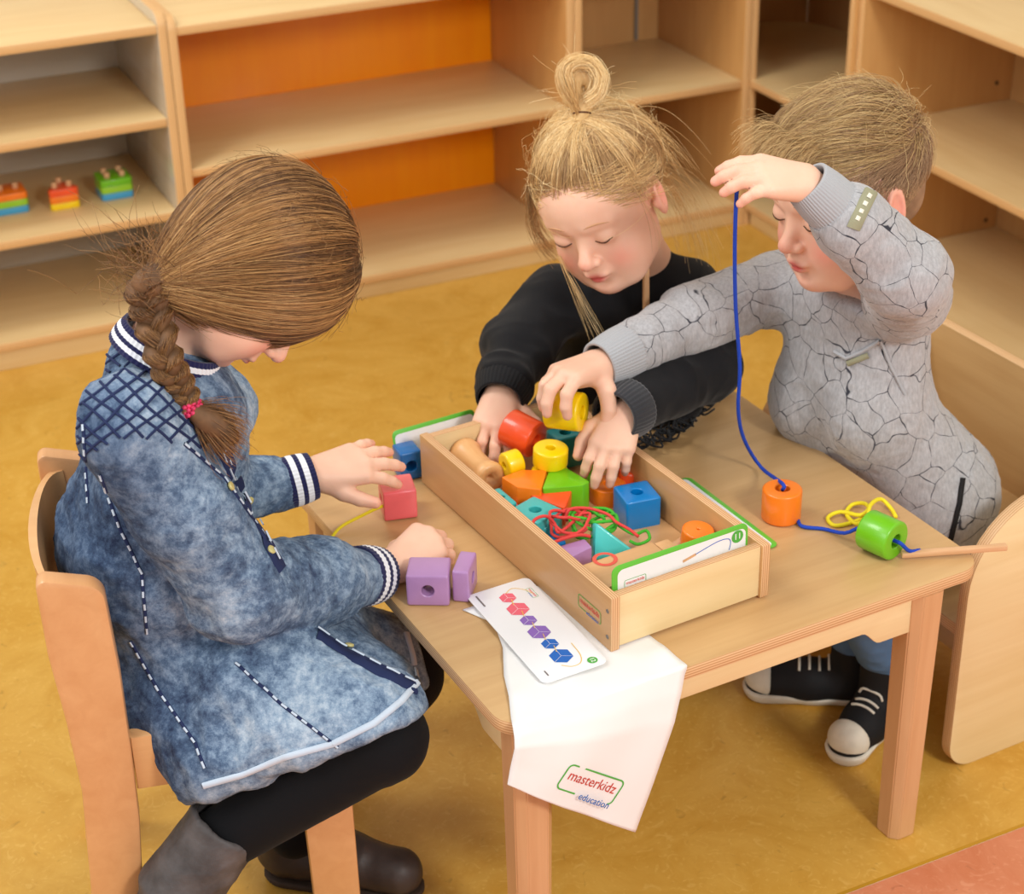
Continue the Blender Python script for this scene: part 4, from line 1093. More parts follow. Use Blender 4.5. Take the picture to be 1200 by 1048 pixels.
def knit_crackle(name, base=(172, 172, 175), dk=(48, 50, 60)):
    m, nt, b = newmat(name); L = nt.links.new; tc = N(nt, 'ShaderNodeTexCoord')
    wn = N(nt, 'ShaderNodeTexNoise', i_Scale=9.0, i_Detail=3.0); L(tc.outputs['Object'], wn.inputs['Vector'])
    mp = N(nt, 'ShaderNodeMix'); mp.data_type = 'VECTOR'; mp.inputs[0].default_value = .055; L(tc.outputs['Object'], mp.inputs[4]); L(wn.outputs['Color'], mp.inputs[5])
    v = N(nt, 'ShaderNodeTexVoronoi', i_Scale=23.0); v.feature = 'DISTANCE_TO_EDGE'; L(mp.outputs[1], v.inputs['Vector'])
    w2 = N(nt, 'ShaderNodeTexNoise', i_Scale=60.0, i_Detail=2.0); L(tc.outputs['Object'], w2.inputs['Vector'])
    ad = N(nt, 'ShaderNodeMath', operation='MULTIPLY_ADD'); ad.inputs[1].default_value = .040; L(w2.outputs['Fac'], ad.inputs[0]); L(v.outputs['Distance'], ad.inputs[2])
    r = ramp(nt, [(.0, (1, 1, 1, 1)), (.024, (1, 1, 1, 1)), (.034, (0, 0, 0, 1))]); L(ad.outputs[0], r.inputs[0])
    n1 = N(nt, 'ShaderNodeTexNoise', i_Scale=260.0, i_Detail=4.0, i_Roughness=.8); mpp = N(nt, 'ShaderNodeMapping'); mpp.inputs['Scale'].default_value = (1, 1, .3); L(tc.outputs['Object'], mpp.inputs[0]); L(mpp.outputs[0], n1.inputs['Vector'])
    r1 = ramp(nt, [(.35, lin([x*.90 for x in base])), (.65, lin([min(255, x*1.06) for x in base]))]); L(n1.outputs['Fac'], r1.inputs[0])
    mx = N(nt, 'ShaderNodeMix'); mx.data_type = 'RGBA'; L(r.outputs[0], mx.inputs[0]); L(r1.outputs[0], mx.inputs[6]); mx.inputs[7].default_value = lin(dk)
    L(mx.outputs[2], b.inputs['Base Color']); b.inputs['Roughness'].default_value = .9; b.inputs['Sheen Weight'].default_value = .3; b.inputs['Specular IOR Level'].default_value = .2
    bp = N(nt, 'ShaderNodeBump', i_Strength=.3, i_Distance=.0006); L(n1.outputs['Fac'], bp.inputs['Height']); L(bp.outputs[0], b.inputs['Normal'])
knit_crackle('crackle_knit')
plain('grey_rib', (170, 172, 176), .9, .2, bump=.6, bscale=500, sheen=.3)
plain('jeans', (86, 116, 152), .85, .2, bump=.5, bscale=700, var=.2); plain('shoe_black', (24, 24, 26), .7, .3, bump=.4, bscale=900)
plain('rubber_white', (228, 222, 206), .6, .3, var=.1, vscale=40); plain('label_khaki', (150, 148, 120), .8, bump=.8, bscale=900)
def ribbons(name, lst, w, mat, parent, th=.0008):
    V = []; F = []
    for hits in lst:
        n = len(hits); o = len(V)
        if n < 2: continue
        for i, (p, nn) in enumerate(hits):
            t = (hits[min(i+1, n-1)][0]-hits[max(i-1, 0)][0])
            t = t.normalized() if t.length > 1e-6 else Vector((1, 0, 0)); s = t.cross(nn).normalized()
            V += [p-s*w/2-nn*.001, p-s*w*.4+nn*th, p+s*w*.4+nn*th, p+s*w/2-nn*.001]
        for i in range(n-1):
            if (hits[i+1][0]-hits[i][0]).length > .03: continue
            for k in range(3): F.append((o+4*i+k, o+4*i+k+1, o+4*i+5+k, o+4*i+4+k))
    return link(name, mesh(name, V, F, True), mat, parent, parent.matrix_world.inverted())
def dashes(hits, on=2, off=2):
    out = []; i = 0
    while i < len(hits): out.append(hits[i:i+on+1]); i += on+off
    return out
def rib_cuff(name, a, b, ra, rb, mats, stripes, parent, ribs=44, sq=None, thick=.0035, rows=24, bulge=.0015):
    """knitted cuff: open tube from a to b, ribbed, with coloured stripes across; stripes(t)->material index"""
    a = Vector(a); b = Vector(b); n = (b-a).normalized(); h = Vector((0, 0, 1)) if abs(n.z) < .8 else Vector((1, 0, 0))
    if sq: h = Vector(sq[0])
    x = (h-n*h.dot(n)).normalized(); y = n.cross(x); V = []; F = []; mi = []; seg = ribs*4
    kx = sq[1] if sq else 1
    def ring(t, dr):
        r = ra+(rb-ra)*t+bulge*math.sin(PI*t)+dr
        for k in range(seg):
            an = 2*PI*k/seg; rr = r+.0006*math.cos(an*ribs)*(dr >= -.0001)
            V.append(a+(b-a)*t+x*math.cos(an)*rr*kx+y*math.sin(an)*rr)
    L_ = [(0, -thick)]+[(0, -.0012)]+[(t/rows, 0) for t in range(rows+1)]+[(1, -.0012), (1, -thick), (.75, -thick)]
    L_[1] = (0, -.0005)
    for t, dr in L_: ring(t, dr)
    for i in range(len(L_)-1):
        for k in range(seg):
            F.append((i*seg+k, i*seg+(k+1) % seg, (i+1)*seg+(k+1) % seg, (i+1)*seg+k)); mi.append(stripes((L_[i][0]+L_[i+1][0])/2))
    me = mesh(name, V, F, True, mats, mi)
    return link(name, me, None, parent, parent.matrix_world.inverted())
# ================================================================== the girl in denim, left
hairmat('hair_brown', (66, 42, 24), (118, 80, 46), (172, 128, 78)); hairmat('hair_brown_light', (112, 76, 42), (176, 128, 76), (222, 180, 120)); shellmat('hair_brown_base', (84, 58, 34), (122, 84, 50))
U_ = TM.to_3x3() @ Vector((1, 0, 0)); V_ = TM.to_3x3() @ Vector((0, 1, 0))
def scalp_roots(rnd, n, ok, rad, c):
    out = []
    while len(out) < n:
        d = rnd.normal(size=3); d /= np.linalg.norm(d); p = c+d*rad
        if ok(p): out.append(d)
    return out
def onV(px, py, v_):
    d = TM.to_3x3().inverted() @ (CR*((px-600)/FPX)+CU*((524-py)/FPX)+CF); o = TM.inverted() @ CO
    return o+d*((v_-o.y)/d.y)
UP0 = Vector((0, 0, 1))
def girl1():
    root = person_root('girl with a brown side braid in a washed denim dress and boots', (-.36, 1.80, .30))
    J = {k: at(*q) for k, q in dict(nb=(188, 418, 1.85), shN=(155, 510, 1.72), shF=(240, 470, 1.95), elN=(280, 692, 1.735), wrN=(454, 672, 1.925), elF=(245, 575, 1.99), wrF=(372, 556, 2.05),
        hipN=(200, 800, 1.79), hipF=(240, 765, 1.91), kneeN=(450, 866, 1.70), kneeF=(474, 792, 1.975), ankN=(240, 995, 1.67), mid=(152, 645, 1.83)).items()}
    HM = headframe(307, 318, 1.86, (.44, -.86, -.30), (.86, .44, .05), 1.00)
    up = Vector((0, 0, 1))
    B = Blob(); add_head(B, HM, neck=J['nb'])
    ch = (J['shN']+J['shF'])/2; hp = (J['hipN']+J['hipF'])/2
    B.cap(J['nb'], ch, .040, .05, .02); B.cap(ch, J['mid'], .05, .05, .02); B.cap(J['mid'], hp, .05, .06, .02); B.cap(J['shN'], J['shF'], .03, .03, .02)
    B.cap(J['shN'], J['elN'], .032, .028); B.cap(J['elN'], J['wrN'], .028, .019); B.cap(J['shF'], J['elF'], .032, .028); B.cap(J['elF'], J['wrF'], .028, .019)
    xF = (at(466, 529, 2.09)-J['wrF']).normalized()
    nF = (up*.55 + camv(-.15, .1, 1)*.75)
    tF = hand(B, J['wrF'], xF, nF, -1, 1.16, [(24, 14, 10), (18, 14, 10), (16, 16, 10), (14, 18, 12)], (12, 3, -9, -21),
              [(.006, .008, -.004), (.022, .026, -.010), (.037, .038, -.014), (.052, .047, -.016)])
    wN = J['wrN']; wN = at(464, 664, 1.935); xN = (at(516, 626, 1.99)-wN).normalized()
    nN = (up + camv(0, .1, .5)*.4)
    tN = hand(B, wN, xN, nN, 1, 1.22, [(44, 55, 35), (44, 60, 40), (42, 62, 40), (40, 60, 40)], (4, 0, -4, -8),
              [(.008, .012, -.006), (.026, .026, -.012), (.042, .028, -.018), (.054, .022, -.020)])
    V, Q = B.build(.0024); V = smoothV(V, Q, 1, .4)
    bl, lp = head_attrs(V, HM); bl = np.clip(bl+tip_attr(V, tF+tN), 0, 1)
    child('body', V, Q, 'skin', root, {'blush': bl, 'lip': lp}); tree = bvh_of(V, Q)
    face_details(HM, tree, root, lids=(1,))
    # leggings
    Lg = Blob()
    Lg.chain([J['hipN'].lerp(J['kneeN'], .35)+UP0*.01, J['kneeN'], J['ankN']], [.05, .0500, .038], .012)
    kF = J['kneeF']; aF = atz(345, 975, .10)
    Lg.chain([J['hipF'].lerp(kF, .3), kF, aF], [.055, .050, .035], .012)
    V, Q = Lg.build(.004); V = folds(V, Q, [(.0012, .02, V_, 2, J['kneeN'], .12)], 1)
    child('leggings', V, Q, 'legging', root)
    # boots
    Bo = Blob(); a = at(266, 964, 1.675); b_ = at(205, 1050, 1.65); c = at(190, 1085, 1.66)
    Bo.flat(a, b_, .047, .048, .01, .003); Bo.chain([b_, c, Vector((c.x+.03, c.y-.02, .03)), Vector((c.x+.13, c.y+.05, .028))], [.042, .040, .030, .026], .02)
    Bo.flat(a-(b_-a).normalized()*.004, a+(b_-a).normalized()*.03, .039, .036, .002, .001, -1)
    V, Q = Bo.build(.0034); V = folds(V, Q, [(.0022, .028, camv(1, .2, 0), 2, None, 1)], 1); child('boot', V, Q, 'boot_leather', root)['label'] = 'grey leather ankle boot'
    Bf = Blob(); h_ = atz(338, 997, .040); t_ = atz(468, 1022, .034)
    Bf.chain([h_, h_.lerp(t_, .5)+up*.006, t_], [.036, .033, .031], .02); Bf.flat(h_+up*.11, h_, .043, .038, .02)
    Bf.slab_cut(Vector((0, 0, .012)), Vector((0, 0, -1)), h_.lerp(t_, .5), .2)
    V, Q = Bf.build(.0034); V = folds(V, Q, [(.0015, .022, camv(0, 1, 0), 2, None, 1)], 1); child('boot', V, Q, 'boot_dark', root)['label'] = 'dark brown leather boot'
    So = Blob(); So.chain([h_-up*.02, t_-up*.016], [.037, .034], .02); So.slab_cut(Vector((0, 0, .013)), Vector((0, 0, 1)), h_.lerp(t_, .5), .2, .002); So.slab_cut(Vector((0, 0, .001)), Vector((0, 0, -1)), h_.lerp(t_, .5), .2, .002)
    V, Q = So.build(.004); child('boot_sole', V, Q, 'sole', root)
    # dress
    D = Blob()
    for o in (-.028, .028):
        D.chain([ch+V_*o+up*.01, J['mid']+V_*o*1.1+U_*.012, hp+V_*o*1.4], [.070, .080, .088], .03)
    D.cap(J['shN']+V_*.02+up*.012, J['shF']-V_*.03, .050, .050, .03); D.cap(J['nb']-up*.012-U_*.005, ch, .050, .075, .03)
    dA = (J['wrN']-J['elN']).normalized(); cN = J['wrN']-dA*.030; cF = J['wrF']-xF*.010
    D.chain([J['shN'], (J['shN']+J['elN'])/2, J['elN'], J['elN'].lerp(cN, .6), cN-dA*.03], [.054, .055, .053, .047, .036], .02)
    D.chain([J['shF'], J['elF'], cF-xF*.036], [.05, .046, .033], .02)
    D.slab_cut(cN-dA*.022, dA, J['wrN'], .07); D.slab_cut(cF-xF*.030, xF, J['wrF'], .06)
    dN = J['kneeN']-J['hipN']; dF = J['kneeF']-J['hipF']
    D.chain([hp+up*.02+U_*.02, J['hipN']+dN*.45+up*.020, J['hipN']+dN*.95+up*.010], [.10, .086, .070], .03)
    D.chain([hp+V_*.05, J['hipF']+dF*.5+up*.018, J['hipF']+dF*1.0+up*.008], [.10, .078, .066], .03)
    D.chain([(J['hipN']+J['hipF'])/2+U_*.1, (J['kneeN']+J['kneeF'])/2-U_*.03+up*.012], [.09, .066], .03)
    D.chain([J['hipN']-V_*.030-up*.01, at(252, 892, 1.69), at(330, 866, 1.69), at(420, 836, 1.70)], [.075, .045, .042, .036], .04)
    p1, p2, p3 = at(225, 936, 1.70), at(440, 860, 1.69), at(505, 800, 1.98)
    nn = (p2-p1).cross(p3-p1).normalized()
    if nn.z > 0: nn = -nn
    D.slab_cut((p1+p2+p3)/3, nn, p2, .42, .010)
    q1, q2 = at(503, 810, 1.90), at(478, 725, 1.95); q3 = q1+V_*.1+U_*.03
    n2 = (q2-q1).cross(q3-q1).normalized()
    if n2.dot(U_) < 0: n2 = -n2
    D.slab_cut(q1, n2, q1, .15, .010)
    V, Q = D.build(.0032)
    V = folds(V, Q, [(.0036, .040, J['elN']-J['shN'], 2.4, None, 1), (.0085, .040, (J['wrN']-J['elN']).cross(up), 3.0, J['elN'], .08),
                     (.0100, .048, U_*.6-up, 3.5, (J['hipN']+J['kneeN'])/2-up*.03, .20), (.0075, .04, V_+up*.4, 3, J['mid'], .14), (.0015, .014, U_+up, 1.4, None, 1)], 2)
    Wm = np.array(TM.inverted()); L_ = V@Wm[:3, :3].T+Wm[:3, 3]
    dk = 1/(1+np.exp((L_[:, 0]+.30)/.018))*.85  # painted shade: colour darkens towards the girl's back
    child('dress', V, Q, 'denim', root, {'dark': np.clip(dk, 0, 1)}); dt = bvh_of(V, Q)
    # seams, yoke quilting, placket, hem
    S = lambda pts, off=.0012, step=7: surf_path(dt, pts, off, step)
    net = []; reg = [(96, 402), (84, 440), (74, 520), (92, 548), (150, 512), (205, 520), (262, 532), (262, 500), (205, 440), (150, 410)]
    def inside(x, y):
        c = False
        for i in range(len(reg)):
            (x1, y1), (x2, y2) = reg[i-1], reg[i]
            if (y1 > y) != (y2 > y) and x < (x2-x1)*(y-y1)/(y2-y1)+x1: c = not c
        return c
    for sgn in (1, -1):
        for k in range(-14, 26):
            run = []
            for m_ in range(60):
                x = 60+m_*4+ (0 if sgn > 0 else 0); y = (400+k*21)+sgn*(m_*4)*.85 - (0 if sgn > 0 else 0)
                x += 3*math.sin(y*.09+k); 
                if inside(x, y):
                    r = sight(dt, x, y, .0012)
                    if r: run.append(r); continue
                if len(run) > 2: net.append(run)
                run = []
            if len(run) > 2: net.append(run)
    tag(ribbons('quilting', net, .0030, 'navy_seam', root, .0007), kind='stuff')
    seam = [S([(118, 556), (140, 618), (166, 672), (172, 742)]), S([(153, 751), (186, 810), (229, 871), (240, 900)]), S([(276, 777), (330, 826), (396, 876)]), S([(98, 498), (104, 590)]), S([(215, 520), (262, 560), (318, 640)]),
            S([(150, 745), (215, 752), (300, 770), (370, 745)])]
    [ribbon('seam', q_, .0040, 'navy_seam', root, .0006) for q_ in seam[:5]]
    tag(ribbons('stitching', sum([dashes([(p+nn_*.001, nn_) for p, nn_ in s_], 1, 1) for s_ in seam[:5]], []), .0028, 'pale_stitch', root, .0006), kind='stuff')
    pl = [S([(258, 520), (278, 570), (300, 610), (330, 668)]), S([(372, 742), (400, 762), (440, 783), (487, 806)])]
    for p_ in pl: ribbon('placket', p_, .021, 'navy_seam', root, .0012)
    tag(ribbons('stitching', sum([dashes([(p+nn_*.0018+Vector((0, 0, o)), nn_) for p, nn_ in s_], 2, 1) for s_ in pl for o in (-.007, .007)], []), .0016, 'pale_stitch', root, .0006), kind='stuff')
    for bx_, by_ in ((268, 571), (291, 586), (316, 646), (409, 759)):
        r = sight(dt, bx_, by_, .002)
        if r: link('button', tube('button', [r[0], r[0]+r[1]*.0025, r[0]+r[1]*.003], lambda s: .0052*(1-.3*(s > .9)), 16, 1), 'brass', root, root.matrix_world.inverted())
    hem = S([(238, 921), (284, 908), (332, 888), (390, 872), (438, 848), (470, 822), (489, 800), (484, 770), (476, 742)], .0015, 5)
    ribbon('hem', hem, .008, 'pale_stitch', root, .0012)
    ribbon('neck_loop', S([(98, 418), (108, 406), (118, 398), (128, 392)], .003, 4), .011, 'coral_fabric', root, .002)
    # knitted collar and cuffs with white stripes
    st = lambda t: 1 if (.22 < t < .42 or .60 < t < .80) else 0
    axc = camv(.46, .84, .28); cc_ = at(197, 408, 1.835)
    rib_cuff('collar', cc_-axc*.014, cc_+axc*.014, .064, .057, ['navy_knit', 'white_knit'], st, root, 60)
    rib_cuff('cuff', cN-dA*.026, cN+dA*.014, .0375, .0335, ['navy_knit', 'white_knit'], st, root, 40)
    rib_cuff('cuff', cF-xF*.034, cF+xF*.004, .033, .030, ['navy_knit', 'white_knit'], st, root, 40)
    # hair
    GP = (.060, -.052, -.108)
    Hb = Blob(); s = HM.to_scale().x; ax = [HM.to_3x3().col[i].normalized() for i in range(3)]
    def E(c, r, k=.012, op=1): Hb.ell(HM @ Vector(c), ax, [q*s for q in r], k*s, op)
    E((0, -.016, .030), (.078, .097, .084)); 
    for q in (-1, 1): E((q*.050, .004, -.004), (.030, .062, .052))
    E((0, -.058, -.018), (.054, .040, .050)); Hb.cap(HM @ Vector((.030, -.050, -.040)), HM @ Vector(GP), .032*s, .017*s, .02)
    E((0, .128, -.066), (.090, .074, .088), .012, -1)
    V, Q = Hb.build(.0035); child('hair', V, Q, 'hair_brown_base', root)
    rnd = np.random.default_rng(5); c0 = np.array((0, -.014, .026)); rad = np.array((.082, .099, .087))
    def ok(p):
        x, y, z = p
        if y > .020 and z < .050: return abs(x) > .050 and z > -.030+.35*max(0, y-.02) and y < .066
        return z > -.058
    Gd = (np.array((.058, -.070, -.060))-c0)/rad; Gp = np.array(GP)
    S_ = []; S2 = []
    def strand(d, g, n_, lift, t1=1.0, wob=.006):
        P = slerp_strand(d, g, rad, c0, n_, lift, t1, wob, rnd); e = c0+g/np.linalg.norm(g)*rad
        t = np.linspace(0, t1, n_)[:, None]
        return P+(Gp+(e-c0-Gd/np.linalg.norm(Gd)*rad)*.8-e)*t**2.6
    for d in scalp_roots(rnd, 13000, ok, rad, c0):
        cl = float(vnoise((d*4.5+7)[None])[0]); c2 = float(vnoise((d*11+3)[None])[0])
        lf = rnd.uniform(-.016, .026)+.042*cl+.020*c2; g = Gd+rnd.normal(0, .07, 3)+.10*np.array((c2, cl, -c2))
        P = strand(d, g, 15, lambda t: lf+(.045+.03*cl)*np.sin(PI*t))
        (S2 if cl+.5*c2+rnd.normal(0, .12) > .50 else S_).append(P)
    for d in scalp_roots(rnd, 420, ok, rad, c0):      # flyaway hairs
        g = Gd+rnd.normal(0, .7, 3); e = rnd.uniform(.05, .20)
        S_.append(slerp_strand(d, g, rad, c0, 12, lambda t: e*t**1.5, rnd.uniform(.2, .6), .03, rnd))
    for _ in range(260):                              # frizz around the nape
        p0 = Gp+rnd.normal(0, .022, 3)+np.array((0, -.004, .012)); v_ = rnd.normal(0, 1, 3)*np.array((.4, .8, .8))+np.array((.1, -1.0, -.2)); L0 = rnd.uniform(.02, .055)
        t = np.linspace(0, 1, 9)[:, None]; S_.append(p0+v_/np.linalg.norm(v_)*t*L0+np.cumsum(np.cumsum(rnd.normal(0, .0006, (9, 3)), 0), 0))
    hair_obj('hair_highlights', to_world(HM, S2), 'hair_brown_light', root, .00032, .00016)
    W = to_world(HM, S_)
    # braid
    C_ = [HM @ Vector(GP), HM @ Vector(GP)+(at(186, 400, 1.775)-HM @ Vector(GP))*.6]
    for px_, py_ in ((194, 424), (210, 452), (224, 480)):
        r = sight(dt, px_, py_, .014); C_.append(at(px_, py_, min(r[0].y-.006, 1.75)) if r else at(px_, py_, 1.72))
    path = catmull(C_, 12); n = len(path); bund = [[], [], []]; cen = [[], [], []]
    for i, p in enumerate(path):
        t = (path[min(i+1, n-1)]-path[max(i-1, 0)]).normalized(); x = t.cross(CF).normalized(); y = x.cross(t); w_ = .0115*(1.25-.55*i/n)
        for b in range(3):
            th = i/n*2*PI*2.6+b*2*PI/3
            cen[b].append(p+x*w_*math.sin(th)+y*w_*.55*math.sin(2*th))
    for b in range(3):
        link('braid', tube('braid', cen[b], lambda s: .0092*(1.15-.45*s), 10, 1), 'hair_brown_base', root, root.matrix_world.inverted())
        Cb = np.array([tuple(p) for p in cen[b]]); R_ = .0108*(1.15-.45*np.linspace(0, 1, n))
        for _ in range(230):
            an = rnd.uniform(0, 2*PI); rr = math.sqrt(rnd.uniform(.5, 1.1)); q = np.array(x*math.cos(an)+y*math.sin(an))
            W.append(Cb+q*R_[:, None]*rr+rnd.normal(0, .0004, Cb.shape))
    e0 = C_[-1]; tl = [e0, at(243, 492, e0.y-.004), at(262, 505, e0.y-.002), at(276, 516, e0.y+.006)]; tl = catmull(tl, 5)
    Tn = np.array([tuple(p) for p in tl])
    for _ in range(900):
        o = np.array(CR)*rnd.normal(0, .007)+np.array(CU)*rnd.normal(0, .010)+np.array(CF)*rnd.normal(0, .004)
        k = np.linspace(.25, 1.25, len(Tn))[:, None]*np.sin(np.linspace(.5, 2.4, len(Tn)))[:, None]
        L0 = int(rnd.integers(len(Tn)-5, len(Tn)+1)); W.append((Tn+o*k*1.5)[:L0])
    link('braid_tail', tube('braid_tail', tl, lambda s: .004+.011*math.sin(PI*min(1, .15+s*.8)), 10, 1), 'hair_brown_base', root, root.matrix_world.inverted())
    hair_obj('hair_strands', W, 'hair_brown', root, .00031, .00015)
    bm = bmesh.new(); tt = (path[-1]-path[-3]).normalized(); x = tt.cross(CF).normalized(); y = x.cross(tt)
    for r_ in range(3):
        for k in range(13):
            an = 2*PI*(k+.5*r_)/13; c_ = e0+tt*(r_-1)*.0045+x*math.cos(an)*.0115+y*math.sin(an)*.0095
            bmesh.ops.create_icosphere(bm, subdivisions=1, radius=.0033, matrix=Matrix.Translation(c_))
    me = bpy.data.meshes.new('hair_tie'); bm.to_mesh(me); bm.free(); me.polygons.foreach_set('use_smooth', [True]*len(me.polygons))
    link('hair_tie', me, 'elastic_pink', root, root.matrix_world.inverted())['label'] = 'pink beaded hair tie'
    return J
G1 = girl1()
# ---- her chair
_cp = at(90, 690, 1.665)
CHM = T(_cp.x, _cp.y, 0) @ RZ(math.radians(12))
def onV(px, py, v_):
    R3 = CHM.to_3x3().inverted(); d = R3 @ (CR*((px-600)/FPX)+CU*((524-py)/FPX)+CF); o = CHM.inverted() @ CO
    return o+d*((v_-o.y)/d.y)
def beech_chair():
    v0, v1 = 0, .29
    t = thing('chair', 'beech child\'s chair with curved plywood back, the girl in denim sits on it', 'chair', CHM)
    Lp = [onV(x, y, v0) for x, y in ((44, 705), (56, 770), (78, 850), (96, 930), (107, 1048))]; Rp = [onV(x, y, v0) for x, y in ((168, 1048), (164, 960), (154, 880), (141, 790), (127, 715))]
    l = [(p.x, p.z) for p in Lp]; r = [(p.x, p.z) for p in Rp]
    foot = [(l[-1][0]-.004, .10), (l[-1][0]-.022, .0), (r[0][0]-.022, 0), (r[0][0]-.004, .10)]
    topc = [(r[-1][0]-.002, r[-1][1]+.030), (l[0][0]+.000, l[0][1]+.026)]
    base_ = l+foot+r[:-1]; o = base_+topc
    if sum(o[i-1][0]*o[i][1]-o[i][0]*o[i-1][1] for i in range(len(o))) < 0: o = o[::-1]
    o = rounded(o, [(.024 if p in topc else 0) for p in o], 8)
    P = [Vector((x, y, 0)) for x, y in o]
    for v_ in (v0, v1):
        link('leg', panel('leg', o[::-1] if sum(o[i-1][0]*o[i][1]-o[i][0]*o[i-1][1] for i in range(len(o))) < 0 else o, .026, ('chair_beech', 'chair_beech'), .004), None, t, Matrix(((1, 0, 0, 0), (0, 0, -1, v_-v0+.026), (0, 1, 0, 0), (0, 0, 0, 1))))
    fl_ = [onV(357, 975, v0).x, onV(415, 960, v0).x]; fx0 = onV(366, 1048, v0).x; fx1 = onV(425, 1048, v0).x
    zt = .278
    for v_ in (v0+.004, v1-.004):
        link('leg', panel('leg', [(fx0+.004, 0), (fx1-.002, 0), (fl_[1], zt), (fl_[0], zt)], .030, ('chair_beech', 'chair_beech'), .004), None, t, Matrix(((1, 0, 0, 0), (0, 0, -1, v_-v0+.028), (0, 1, 0, 0), (0, 0, 0, 1))))
    ra = onV(150, 868, v0).x; zt2 = onV(160, 870, v0).z; zb = onV(160, 932, v0).z
    for v_ in (v0+.006, v1-.006):
        link('rail', panel('rail', rect(fl_[0]-ra-.002+.03, zt2-zb, ra+.002, zb), .020, ('chair_beech_x', 'chair_beech_x'), .003), None, t, Matrix(((1, 0, 0, 0), (0, 0, -1, v_-v0+.023), (0, 1, 0, 0), (0, 0, 0, 1))))
    print('CHAIR', l, r, 'seat z', zt2, zb)
    link('seat', panel('seat', rounded(rect(fl_[1]-ra-.02, v1-v0-.03, ra+.01, .03), .02), .012, ('chair_beech_x', 'ply')), None, t, T(0, 0, zt2-.004))
    # curved back
    V = []; F = []; n = 20; zt3 = l[0][1]+.005; xb = (l[0][0]+r[-1][0])/2-.008
    for i in range(n+1):
        a = PI*i/n; yy = (v1-v0+.02)/2-(v1-v0-.03)/2*math.cos(a)+.003; xx = xb-.030*math.sin(a)**.8
        nx_, ny_ = -math.sin(a)*.7-.05, -math.cos(a); ll = math.hypot(nx_, ny_); nx_ /= ll; ny_ /= ll
        for dx in (0, .010):
            for z in (zt3-.13, zt3-.004 if dx in (0, .010) else zt3): V.append((xx+nx_*dx-.5*(zt3-z)*-.15, yy+ny_*dx, z))
    for i in range(n):
        a = 4*i; b = a+4
        F += [(a, b, b+1, a+1), (a+2, a+3, b+3, b+2), (a+1, b+1, b+3, a+3), (a, a+2, b+2, b)]
    F += [(0, 1, 3, 2), (4*n, 4*n+2, 4*n+3, 4*n+1)]
    me = mesh('backrest', V, F, True, ['chair_beech_x']); 
    try: me.set_sharp_from_angle(angle=math.radians(40))
    except Exception: pass
    link('backrest', me, None, t, Matrix())
beech_chair()
